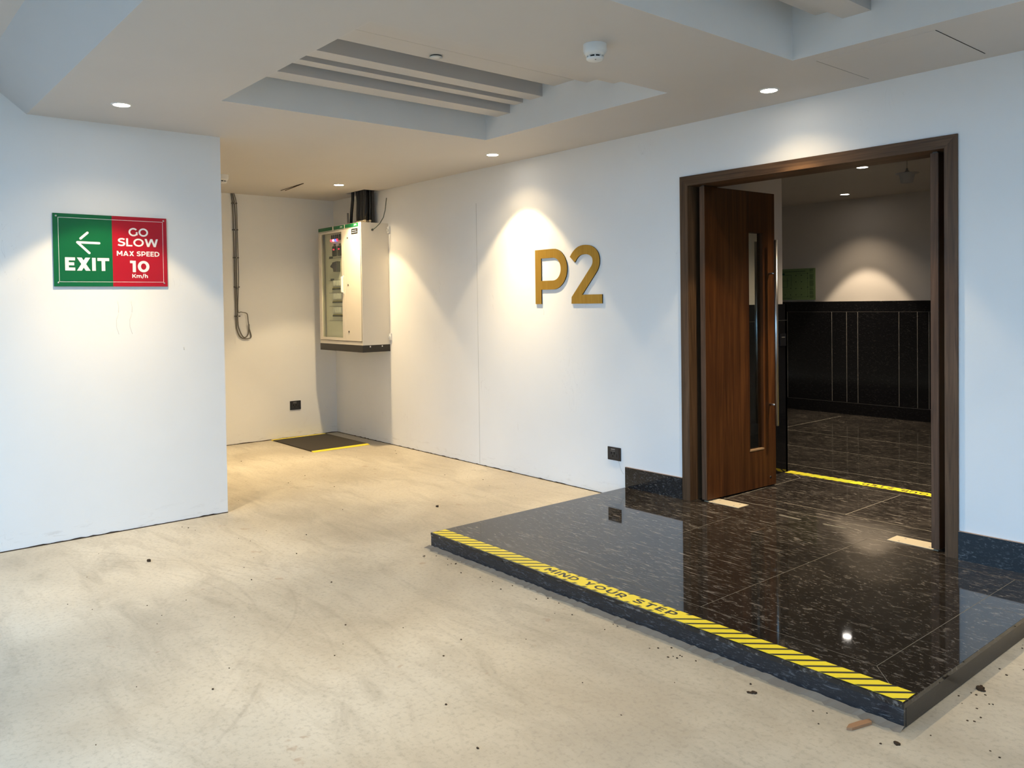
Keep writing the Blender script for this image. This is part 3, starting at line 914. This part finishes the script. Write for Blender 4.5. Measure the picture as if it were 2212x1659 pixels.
socket(plane_T((XB, -0.547, 0.378), (0, 1, 0), (0, 0, 1)), 'black power socket low on the alcove back wall near the rubber mat')

# ------------------------------------------------------------------ electrical cabinet
KX0, KX1, KY, KZ0, KZ1 = -7.225, -6.255, -0.345, 1.112, 2.440
cab = empty('distribution_cabinet', ((KX0 + KX1) / 2, 0, 1.03), 'cream electrical distribution cabinet with glazed door hung in the alcove corner', 'electrical cabinet')
XS = -6.615      # split between the two doors
mb = MB()
t = 0.02
mb.box(KX0, KX0 + t, KY + .02, -0.002, KZ0, KZ1); mb.box(KX1 - t, KX1, KY + .02, -0.002, KZ0, KZ1)
mb.box(KX0 + t, KX1 - t, -t, -0.002, KZ0, KZ1); mb.box(KX0 + t, KX1 - t, KY + .02, -t, KZ1 - t, KZ1); mb.box(KX0 + t, KX1 - t, KY + .02, -t, KZ0, KZ0 + t)
mb.box(XS - .01, XS + .01, KY + .02, -t, KZ0 + t, KZ1 - t)
mb.box(KX0, KX1, KY, KY + .02, KZ1 - .048, KZ1); mb.box(KX0, KX1, KY, KY + .02, KZ0, KZ0 + .036)
mb.build('body', M_CABINET, cab)
dz0, dz1 = KZ0 + .042, KZ1 - .052
# glazed door
gx0, gx1, gz0, gz1 = -7.160, -6.681, 1.186, 2.366
yd0, yd1 = KY - .004, KY + .017
mb = MB()
for b in ((KX0 + .003, gx0, dz0, dz1), (gx1, XS - .002, dz0, dz1), (gx0, gx1, dz0, gz0), (gx0, gx1, gz1, dz1)):
    mb.box(b[0], b[1], yd0, yd1, b[2], b[3])
gd = mb.build('glazed_door', M_CABINET, cab)
MB().box(gx0, gx1, yd0 + .006, yd0 + .010, gz0, gz1).build('glass', M_CGLASS, gd, (0, 0, 0))
mb = MB()
mb.box(-6.668, -6.640, yd0 - .028, yd0 - .006, 1.690, 1.868, .005); mb.box(-6.664, -6.644, yd0 - .006, yd0, 1.68, 1.70); mb.box(-6.664, -6.644, yd0 - .006, yd0, 1.86, 1.88)
h_ = mb.build('handle', M_WHITE, gd, (0, 0, 0))
MB().box(-6.669, -6.667, yd0 - .026, yd0 - .010, 1.715, 1.850).build('grip_slot', M_GREYPL, h_, (0, 0, 0))
# narrow plain door
nd = MB().box(XS + .002, KX1 - .016, yd0, yd1, dz0, dz1, .002).build('cable_door', M_CABINET, cab)
for z in (2.288, 1.772, 1.256):
    T = plane_T((-6.545, yd0, z), (1, 0, 0), (0, 0, 1))
    MB().lathe([(0, .003), (.009, .003), (.011, .001), (.011, 0)], T, 16).build('lock', M_DSTEEL, nd, (0, 0, 0))
lb = MB().box(-6.455, -6.318, yd0 - .002, yd0, 2.322, 2.380).build('name_label', M_BLACK, nd, (0, 0, 0))
mb = MB()
for zz, xa, xb in ((2.357, -6.432, -6.345), (2.337, -6.440, -6.335)):
    x = xa
    while x < xb:
        wv = random.uniform(.005, .009); mb.box(x, min(x + wv, xb), yd0 - .0026, yd0 - .002, zz, zz + .005); x += wv + .003
mb.build('label_print', M_MARK, lb, (0, 0, 0))
# seams
mb = MB()
mb.box(KX0 + .004, KX1 - .016, KY + .001, KY + .014, dz1 + .0005, dz1 + .0045); mb.box(KX0 + .004, KX1 - .016, KY + .001, KY + .014, dz0 - .005, dz0 - .0005); mb.box(KX1 - .0155, KX1 - .010, KY + .001, KY + .019, dz0, dz1)
mb.build('door_gap', M_GAP, cab)
MB().box(KX1 - .010, KX1, KY + .0, KY + .02, dz0 - .006, dz1 + .004).build('corner_post', M_CABINET, cab)
for xa, xb in ((KX0 + .003, -6.893), (-6.858, -6.622), (-6.600, -6.312)):
    o = MB().box(xa, xb, KY - .003, KY + .002, KZ1 - .040, KZ1 - .002).build('green_badge', M_GREEN_STRIP, cab)
    if xa > -7:
        mb = MB()
        for k in range(5):
            a = xb - .085 + k * .011; mb.box(a, a + .007, KY - .0036, KY - .003, KZ1 - .024 + .003 * (k % 2), KZ1 - .016 + .003 * (k % 2))
        mb.box(xb - .086, xb - .030, KY - .0036, KY - .003, KZ1 - .028, KZ1 - .0265)
        mb.build('badge_print', M_MARK, o, (0, 0, 0))
# plinth
mb = MB(); mb.box(KX0, KX1, KY - .002, -0.002, 1.035, KZ0)
pl = mb.build('plinth', simple('black_plinth', (.018, .015, .012), .45), cab)
for y in (-.255, -.105):
    MB().box(KX1, KX1 + .003, y - .006, y + .006, 1.088, 1.104).build('fixing_screw', M_WHITE, pl, (0, 0, 0))
for z in (2.33, 1.155):
    mb = MB(); mb.box(KX1 - .01, KX1 + .038, -.016, -.001, z, z + .075, .003); mb.box(KX1 + .010, KX1 + .026, -.03, -.016, z + .02, z + .05, .003)
    mb.build('wall_bracket', M_WHITE, cab)
# mounting panel with gear behind the glass
yp = KY + 0.045
mp_ = MB().box(KX0 + .07, XS - .012, yp, yp + .004, KZ0 + .05, KZ1 - .07).build('mounting_panel', M_PANEL, cab)
for z in (2.085, 1.832, 1.690, 1.535, 1.372):
    MB().box(-7.075, -6.67, yp - .001, yp, z, z + .004).build('panel_seam', M_GREYPL, mp_, (0, 0, 0))
off = 0.0
cols = [M_LRED, M_LPINK, M_LBLUE, M_LRED]
for k in range(6):
    x = -6.975 + k * .046
    o = MB().box(x - .010, x + .010, yp - .014, yp, 2.282, 2.350, .004).build('indicator_holder', M_MODULE, mp_, (0, 0, 0))
    if k < 4:
        T = plane_T((x, yp - .014, 2.288), (1, 0, 0), (0, 0, 1))
        MB().lathe([(0, .012), (.010, .010), (.015, .002), (.015, 0)], T, 16).build('pilot_light', cols[k], o, (0, 0, 0))
for x in (-6.915, -6.795):
    o = MB().box(x - .042, x + .042, yp - .020, yp, 2.108, 2.222, .006).build('meter', M_MODULE, mp_, (0, 0, 0))
    MB().box(x - .016, x + .016, yp - .021, yp - .020, 2.176, 2.190).build('meter_display', M_DIGIT, o, (0, 0, 0))
    MB().box(x - .020, x + .020, yp - .012, yp, 2.228, 2.246, .003).build('meter_knob', M_MODULE, mp_, (0, 0, 0))
T = plane_T((0, yp, 0), (1, 0, 0), (0, 0, 1))
mb = MB(); mb.prism([(-6.905, 2.035), (-6.80, 2.045), (-6.80, 1.928), (-6.885, 1.928), (-6.895, 1.965), (-6.955, 1.985), (-6.950, 2.000), (-6.915, 2.018)], 0, .045, T)
mb.build('main_breaker', M_MODULE, mp_, (0, 0, 0))
for x, z in ((-7.015, 2.096), (-6.992, 1.842)):
    MB().box(x - .042, x + .042, yp - .003, yp, z - .013, z + .013).build('rating_plate', M_MODULE, mp_, (0, 0, 0))
for r_, z in enumerate((1.772, 1.622, 1.467)):
    for k in range(9):
        x = -6.945 + k * .031
        o = MB().box(x, x + .022, yp - .022, yp, z, z + .060).build('breaker', M_MARK, mp_, (0, 0, 0))
        MB().box(x + .0222, x + .0300, yp - .018, yp, z, z + .060).build('breaker_lever', M_MODULE, o, (0, 0, 0))
    MB().box(-6.975, -6.676, yp - .010, yp, z - .030, z - .020).build('label_strip', M_YLABEL, mp_, (0, 0, 0))
    mb = MB()
    for k in range(22):
        x = -6.978 + k * .0137; mb.box(x, x + .009, yp - .014, yp, z - .046, z - .031)
    mb.build('terminal_row', M_MODULE, mp_, (0, 0, 0))

# cables rising out of the cabinet through the ceiling hole
def gland(parent, x, y, z):
    T = Matrix.Translation((x, y, z))
    MB().lathe([(0.0, 0), (.017, 0), (.017, .012), (.014, .013), (.014, .032), (.016, .033), (.016, .045), (.012, .050), (0, .050)], T, 12).build('cable_gland', M_BRASS, parent)
KT = KZ1
xs_ = [(-6.635 + .030 * i) for i in range(7)]
for row, y0 in ((0, -.170), (1, -.120)):
    for i, x in enumerate(xs_):
        if row == 1 and i % 2: continue
        xx = x + row * .013
        o = empty('power_cable', (xx, y0, KT), 'black power cable rising from a gland on the cabinet top into the ceiling hole', 'cable', 'cables on top of the cabinet')
        x2, y2 = xx + random.uniform(-.002, .002), y0 + random.uniform(-.004, .004)
        pts = catmull3 = [Vector((xx, y0, KT + .04)), Vector((xx, y0, KT + .12)), Vector(((xx + x2) / 2 + random.uniform(-.002, .002), y0 + .006, KT + .26)), Vector((x2, y2, ZC + .02)), Vector((x2, y2, ZC + .30))]
        MB().tube(pts, random.uniform(.0085, .0105), 8).build('sheath', M_CHAR if random.random() < .35 else M_RUBBER, o)
        gland(o, xx, y0, KT)
o = empty('power_cable', (-6.80, -.15, KT), 'lone black power cable left of the cable bunch on the cabinet top', 'cable', 'cables on top of the cabinet')
MB().tube([(-6.79, -.16, KT + .04), (-6.785, -.155, KT + .15), (-6.762, -.15, KT + .30), (-6.757, -.15, ZC + .02), (-6.755, -.15, ZC + .3)], .018, 10).build('sheath', M_RUBBER, o)
gland(o, -6.845, -.165, KT); gland(o, -6.79, -.16, KT)
mb = MB(); mb.box(-6.862, -6.842, -.17, -.16, KT + .05, KT + .16)
mb.build('cable_tag', M_GREYPL, o)
mb = MB()
mb.box(-6.585, -6.475, -.055, -.045, KT + .002, ZC + .25)
mb.box(-6.587, -6.579, -.075, -.045, KT + .002, ZC + .25); mb.box(-6.481, -6.473, -.075, -.045, KT + .002, ZC + .25)
tr = tag(mb.build('cable_trunking', M_CHAR), 'charcoal cable trunking standing right of the black cables on the cabinet', 'trunking')
tag(MB().box(-6.700, -6.680, -.10, -.07, KT + .002, ZC + .25).build('cable_trunking', M_CHAR), 'thin dark upright behind the cable bunch on the cabinet top', 'trunking')
e_ = empty('earth_wire', (-6.25, -.18, 2.36), 'thin grey-green wire looping over the right side of the cabinet', 'wire')
MB().tube([(-6.236, -.03, ZC - .10), (-6.236, -.05, 2.58), (-6.226, -.08, 2.50), (-6.222, -.13, 2.43), (-6.235, -.175, 2.385), (KX1 + .010, -.205, 2.362)], .0045, 8).build('wire', M_EARTH, e_)
MB().lathe([(0, .010), (.012, .008), (.013, 0)], plane_T((KX1 + .0005, -.205, 2.362), (0, 1, 0), (0, 0, 1)), 12).build('earth_lug', M_DSTEEL, e_)

# ------------------------------------------------------------------ cables down the alcove wall
def yz(px, py): return (-1.265 + (px - 500) * .00456, 2.815 - (py - 418) * .0052)
def wall_cable(pts, r, label, dx=0.012):
    o = empty('wall_cable', (XB, -1.25, 1.3), label, 'cable', 'grey cables clipped to the alcove wall')
    P = [(XB + dx, *yz(*p)) for p in pts]
    Q = []
    for i in range(len(P) - 1):
        p0, p1, p2, p3 = (Vector(P[max(i - 1, 0)]), Vector(P[i]), Vector(P[i + 1]), Vector(P[min(i + 2, len(P) - 1)]))
        for k in range(5):
            s_ = k / 5
            Q.append(0.5 * (2 * p1 + (p2 - p0) * s_ + (2 * p0 - 5 * p1 + 4 * p2 - p3) * s_ * s_ + (3 * p1 - p0 - 3 * p2 + p3) * s_ ** 3))
    Q.append(Vector(P[-1]))
    MB().tube(Q, r * .75, 8).build('sheath', M_GCABLE, o)
    return o
wall_cable([(498, 418), (501, 440), (502.5, 500), (503, 600), (504, 690), (506, 712), (514, 727), (525, 731), (535, 731), (541.5, 728), (540, 718), (537, 710)], .0085, 'left grey cable of the three clipped down the alcove wall')
wall_cable([(500.5, 417), (506, 440), (508, 500), (507, 600), (508, 690), (512, 712), (521, 727), (529, 727), (535, 718), (536.5, 700)], .0085, 'middle grey cable looping at the bottom of the alcove wall', .016)
wall_cable([(503.5, 417), (510, 440), (510.8, 500), (511.5, 600), (508, 668), (516, 673), (527, 675), (532, 679), (534, 695), (536, 708), (536, 716)], .007, 'right grey cable bending out into a hook near its lower end', .024)
for k, (py, px) in enumerate(((439, 505), (496, 506), (556, 506.5), (619, 507), (682, 507))):
    y, z = yz(px, py)
    c = tag(MB().box(XB, XB + .034, y - .030, y + .030, z - .006, z + .006, .002).build('saddle_clip', M_DSTEEL), 'dark saddle clip on the alcove wall cables, %s' % ('topmost of the five', 'second from the top', 'middle of the five', 'second from the bottom', 'lowest of the five beside the loop')[k], 'clip', 'saddle clips on the alcove wall cables')
    MB().lathe([(0, .006), (.006, .004), (.007, 0)], plane_T((XB + .0345, y, z), (0, 1, 0), (0, 0, 1)), 10).build('screw', M_STEEL, c, (0, 0, 0))

# ------------------------------------------------------------------ rubber mat
mat_ = empty('rubber_mat', (-6.95, -.52, 0), 'black rubber safety mat with yellow edges on the alcove floor below the cabinet', 'mat')
MX0, MX1, MY0, MY1 = -7.475, -6.420, -.865, -.185
MB().box(MX0 + .05, MX1 - .05, MY0, MY1, 0, .010, .002).build('mat_field', M_MAT, mat_)
for xa, xb in ((MX0, MX0 + .05), (MX1 - .05, MX1)):
    lo_ = xa if xa == MX0 else xb
    mb = MB(); T = Matrix(((1, 0, 0, 0), (0, 0, 1, 0), (0, 1, 0, 0), (0, 0, 0, 1)))
    pts = [(xa, 0.0), (xb, 0.0), (xb, .010 if xa == MX0 else .003), (xa, .009 if xa == MX0 else .010)]
    mb.prism(pts, MY0, MY1, T); mb.build('yellow_edge', M_TAPE, mat_)

# ------------------------------------------------------------------ ceiling downlights
def spot(parent, name, loc, power, half, blend, col, size=0.035):
    l = bpy.data.lights.new(name, 'SPOT')
    l.energy = power; l.color = col; l.spot_size = math.radians(half * 2); l.spot_blend = blend; l.shadow_soft_size = size
    o = bpy.data.objects.new(name, l); COL.objects.link(o)
    o.parent = parent; o.location = loc
    return o
def downlight(x, y, label, zc=ZC, narrow=NARROW_W, narrow_half=37.0, core=CORE_W, outer=OUTER_W, half=43.0, lens=M_LENS, col=LAMP_COL, outer_half=64.0):
    root = empty('ceiling_downlight', (x, y, zc), label, 'downlight', 'recessed ceiling downlights')
    MB().lathe([(.049, -.0045), (.053, -.0055), (.060, -.003), (.062, 0)], None, 36).build('trim_ring', M_WHITE, root, (0, 0, 0))
    MB().lathe([(0, -.0035), (.049, -.0035), (.049, 0), (0, 0)], None, 32).build('diffuser', lens, root, (0, 0, 0))
    spot(root, 'narrow_beam', (0, 0, -.012), narrow, narrow_half, .95, col)
    spot(root, 'core_beam', (0, 0, -.012), core, half, .22, col)
    spot(root, 'wide_beam', (0, 0, -.012), outer, outer_half, .65, col)
    return root
downlight(-3.978, -0.377, 'glowing round downlight above the gold P2 lettering', narrow=130.0)
downlight(-1.353, -0.360, 'glowing round downlight above the door frame, outside')
downlight(-3.985, -3.355, 'glowing round downlight above the EXIT and GO SLOW sign', narrow=105.0)
downlight(-6.252, -0.603, 'glowing round downlight in the alcove above the cabinet', narrow=105.0, core=82.0, outer=34.0)
LOB = dict(zc=ZC - .006, narrow=150.0, narrow_half=26.0, core=130.0, outer=24.0, half=33.0, lens=M_LENS_IN, col=(1.0, 0.83, 0.62), outer_half=52.0)
downlight(-3.535, 4.80, 'glowing downlight deep in the lobby near its back wall', **LOB)
downlight(-2.41, 2.958, 'glowing lobby downlight just under the door head', **LOB)
downlight(-1.285, 1.16, 'lobby downlight just inside the doorway, behind the door head', **{**LOB, 'outer': 100.0})

# ------------------------------------------------------------------ smoke detectors and other ceiling fittings
def smoke_detector(x, y, z, label):
    root = empty('smoke_detector', (x, y, z), label, 'smoke detector', 'round smoke detectors')
    MB().lathe([(.058, 0), (.058, -.030), (.056, -.034), (.055, -.036), (.055, -.041), (.051, -.045), (.045, -.056), (0, -.056)], None, 36).build('base', M_WHITE, root, (0, 0, 0))
    MB().lathe([(.030, -.056), (.030, -.068), (0, -.068)], None, 24).build('sensing_chamber', M_GAP, root, (0, 0, 0))
    mb = MB()
    for k in range(8):
        a = 2 * PI * k / 8; mb.box(.034, .042, -.003, .003, -.067, -.056, 0, Matrix.Rotation(a, 4, 'Z'))
    mb.build('vent_rib', M_WHITE, root, (0, 0, 0))
    MB().lathe([(.043, -.066), (.042, -.072), (.036, -.077), (0, -.079)], None, 36).build('cap', M_WHITE, root, (0, 0, 0))
    T = Matrix.Translation((.022 * math.sin(yaw), -.022 * math.cos(yaw), -.079))
    MB().lathe([(0, 0), (.004, 0), (.004, .003)], T, 12).build('indicator', M_GREYPL, root, (0, 0, 0))
    return root
smoke_detector(-1.385, -1.850, ZC, 'white smoke detector on the ceiling between the two coffers')
smoke_detector(-6.30, -1.83, ZC, 'white smoke detector on the alcove ceiling, half hidden by the wall corner')
sp_ = empty('sprinkler_cover', (-2.690, -1.878, 3.07), 'white disc cover inside the ceiling coffer', 'sprinkler cover')
MB().lathe([(.036, 0), (.036, -.006), (0, -.006)], None, 28).build('cup', M_GAP, sp_, (0, 0, 0))
MB().lathe([(0, -.0065), (.040, -.0065), (.042, -.0085), (0, -.0095)], None, 32).build('cover_disc', M_WHITE, sp_, (0, 0, 0))
hd = empty('hanging_detector', (-1.965, 2.9, 2.685), 'grey cup-shaped fitting hanging by a wire from the lobby ceiling', 'ceiling fitting')
MB().lathe([(0, .010), (.036, .006), (.102, .002), (.102, -.002), (.070, -.004), (.066, -.010), (.052, -.085), (0, -.090)], None, 32).build('cup', simple('dull_grey_shell', (.34, .33, .33), .5), hd, (0, 0, 0))
MB().lathe([(0, .050), (.008, .048), (.010, .030), (.028, .010), (.036, .006)], None, 20).build('neck', M_GREYPL, hd, (0, 0, 0))
MB().tube([(0, 0, .045), (.001, 0, ZC - .006 - 2.685)], .0022, 6).build('wire', M_GREYPL, hd, (0, 0, 0))
# ceiling access panel right of the second coffer
ap = empty('access_panel', (-.55, -.40, ZC), 'white access panel flush in the ceiling near the wall right of the door light', 'access panel')
MB().box(-.857, -.252, -.71, -.105, ZC - .0012, ZC + .0005).build('panel', M_CEIL, ap)
mb = MB(); mb.box(-.2520, -.2495, -.71, -.105, ZC - .002, ZC); mb.build('panel_gap', M_GAP, ap)
mb = MB(); mb.box(-.8595, -.857, -.70, -.12, ZC - .002, ZC); mb.build('panel_gap', M_GREYPL, ap)
# torn ends of board tape by the alcove ceiling
for k, (dy, dz, lb) in enumerate(((0.0, -.004, 'lower dark sliver hanging from the alcove ceiling left of the downlight'), (.045, -.0015, 'upper dark sliver hanging from the alcove ceiling left of the downlight'))):
    mb = MB()
    mb.tube([(-6.86 + k * .01, -.972 + dy, ZC - .016 + dz), (-6.70, -.966 + dy * .8, ZC - .010 + dz), (-6.36, -.952, ZC - .002)], .0035, 6)
    tag(mb.build('loose_sliver', M_LEAFBIT), lb, 'loose strip', 'dark slivers on the alcove ceiling')

# ------------------------------------------------------------------ lobby wall fittings
plan = empty('evacuation_plan', (-4.58, YBK, 1.53), 'green evacuation floor plan board on the lobby back wall above the black cladding', 'notice board')
PXa, PXb, PZa, PZb = -4.96, -4.225, 1.530, 1.952
yq = YBK - .014
MB().box(PXa, PXb, yq, YBK, PZa, PZb).build('board', M_PLAN, plan)
mb = MB()
def pb(x0, x1, z0, z1): mb.box(PXb - x0 if False else x0, x1, yq - .0006, yq, z0, z1)
pb(-4.93, -4.36, 1.912, 1.918)
for x, z in ((-4.50, 1.862), (-4.42, 1.862), (-4.50, 1.775), (-4.42, 1.775), (-4.50, 1.685), (-4.42, 1.685), (-4.58, 1.60), (-4.50, 1.60), (-4.42, 1.60), (-4.33, 1.885), (-4.33, 1.82), (-4.33, 1.70), (-4.33, 1.575), (-4.575, 1.69), (-4.66, 1.60)):
    pb(x - .007, x + .007, z - .006, z + .006)
for a in ((-4.57, -4.566, 1.72, 1.87), (-4.90, -4.566, 1.868, 1.872), (-4.90, -4.60, 1.79, 1.794), (-4.63, -4.626, 1.70, 1.83), (-4.70, -4.696, 1.70, 1.83), (-4.78, -4.63, 1.70, 1.703), (-4.82, -4.816, 1.72, 1.85), (-4.33, -4.328, 1.58, 1.88), (-4.50, -4.33, 1.884, 1.886), (-4.90, -4.33, 1.57, 1.572)):
    pb(*a)
mb.build('plan_drawing', M_PRINT, plan)
mb = MB()
mb.box(-4.745, -4.665, yq - .0008, yq, 1.868, 1.898)
mb.build('location_tag', simple('deep_green_tag', (.004, .06, .03), .5), plan)
mb = MB(); z = 1.938
while z > 1.56:
    x = -4.302; wv = random.uniform(.045, .06)
    if random.random() > .16: mb.box(x, x + wv, yq - .0006, yq, z, z + .004)
    z -= .009
mb.build('text_column', M_PRINT, plan)
mb = MB()
x = -4.93
while x < -4.56:
    wv = random.uniform(.008, .02); mb.box(x, x + wv, yq - .0006, yq, 1.545, 1.554); x += wv + .006
mb.build('title_line', M_PRINT, plan)
swp = empty('switch_plate', (-2.312, 1.36, 1.20), 'small black switch plate on the black cladding beside the door handle', 'switch plate')
MB().box(-2.312, -2.304, 1.315, 1.405, 1.155, 1.258, .0015).build('plate', M_BLACK, swp)
MB().box(-2.304, -2.302, 1.335, 1.385, 1.226, 1.232).build('rocker', M_GREYPL, swp)

# ------------------------------------------------------------------ debris on the floor
def crumb(mb, x, y, s, z=0.0):
    n_ = random.randint(5, 7); a0 = random.random() * 6
    pts = [(x + s * random.uniform(.5, 1.1) * math.cos(a0 + 2 * PI * k / n_) * 1.3, y + s * random.uniform(.5, 1.1) * math.sin(a0 + 2 * PI * k / n_)) for k in range(n_)]
    mb.prism(pts, z, z + s * random.uniform(.35, .8))
mb = MB()
for _ in range(170):
    x, y = random.uniform(-7.2, 1.2), random.uniform(-4.2, -0.1)
    if PX0 - .05 < x < PX1 + .04 and y > PY - .06: continue
    if x < XE + .05 and y < YE + .05: continue
    if MX0 < x < MX1 and MY0 < y < MY1: continue
    crumb(mb, x, y, random.choice((.0025, .003, .0035, .005)))
for _ in range(34):      # grit swept against the step
    crumb(mb, random.uniform(PX0, PX1), PY - random.uniform(.06, .16), random.uniform(.003, .005))
for _ in range(26):
    crumb(mb, PX1 + random.uniform(.02, .16), random.uniform(PY, -.4), random.uniform(.002, .0045))
o = mb.build('floor_grit', M_LEAFBIT); o['kind'] = 'stuff'; o['label'] = 'tiny dark grit specks scattered over the beige floor'; o['category'] = 'grit'
mb = MB()
mb.prism([(-.052, -.010), (.045, -.016), (.058, .004), (.012, .012), (-.040, .014), (-.066, .002)], 0, .010)  # angular chip of brown wood
ch = tag(mb.build('wood_chip', M_CHIP), 'broken brown wood chip on the floor below the front corner of the step', 'chip')
ch.location = (-.012, -1.962, 0.0006); ch.rotation_euler = (0, 0, 1.36)
def leaf_bit(x, y, s, label):
    mb = MB()
    for k in range(4):
        crumb(mb, random.uniform(-1, 1) * s * .7, random.uniform(-1, 1) * s * .5, s * random.uniform(.45, .8))
    o = tag(mb.build('dirt_clump', M_LEAFBIT), label, 'dirt', 'dark clumps on the floor'); o.location = (x, y, 0); return o
leaf_bit(-.408, -2.036, .014, 'dark clump on the floor in front of the right half of the step')
leaf_bit(.165, -1.34, .018, 'dark clump on the floor beside the right side of the step')
leaf_bit(.128, -1.985, .012, 'dark clump on the floor just below the step corner')
leaf_bit(-3.771, -3.322, .020, 'dark clump on the floor below the EXIT sign')
leaf_bit(-3.654, -1.239, .016, 'dark clump on the floor left of the step and the doorway')

# unseen downlights added on the same grid to light floor and alcove
downlight(-1.353, -3.36, 'added unseen downlight of the front row, above the open floor', narrow=115.0, core=60.0)
downlight(1.27, -0.36, 'added unseen downlight by the wall right of the door', narrow=90.0, core=50.0)
downlight(1.27, -3.36, 'added unseen downlight of the front row, furthest right', narrow=115.0, core=60.0)
downlight(-6.25, -2.45, 'added unseen alcove downlight behind the EXIT sign wall', narrow=180.0, core=60.0)

# faint pencil lines and a nick on the white walls
def pencil(wall, pts, r=.0009):
    MB().tube(pts, r, 5).build('pencil_line', M_PENCIL, wall, (0, 0, 0))
M_PENCIL = simple('pencil_grey', (0.52, 0.50, 0.47), 0.8)
W_L, W_R = bpy.data.objects['wall_left'], bpy.data.objects['wall_right']
for dy in (0.0, .088):
    pencil(W_L, [(XE, -3.245 + dy, 1.60), (XE, -3.238 + dy, 1.56), (XE, -3.240 + dy, 1.52)])
    pencil(W_L, [(XE, -3.240 + dy, 1.515), (XE, -3.255 + dy, 1.47), (XE, -3.255 + dy, 1.42), (XE, -3.240 + dy, 1.37)])
pencil(W_L, [(XE, -2.80, 1.262), (XE, -2.798, 1.240)], .0022)
pencil(W_R, [(-2.93, 0, .30), (-2.90, 0, .22), (-2.875, 0, .19)], .0012)
pencil(W_R, [(-4.13, 0, .40), (-4.13, 0, .47)], .001)
pencil(W_R, [(-3.78, 0, 1.50), (-3.765, 0, 1.47), (-3.768, 0, 1.44)], .0009)
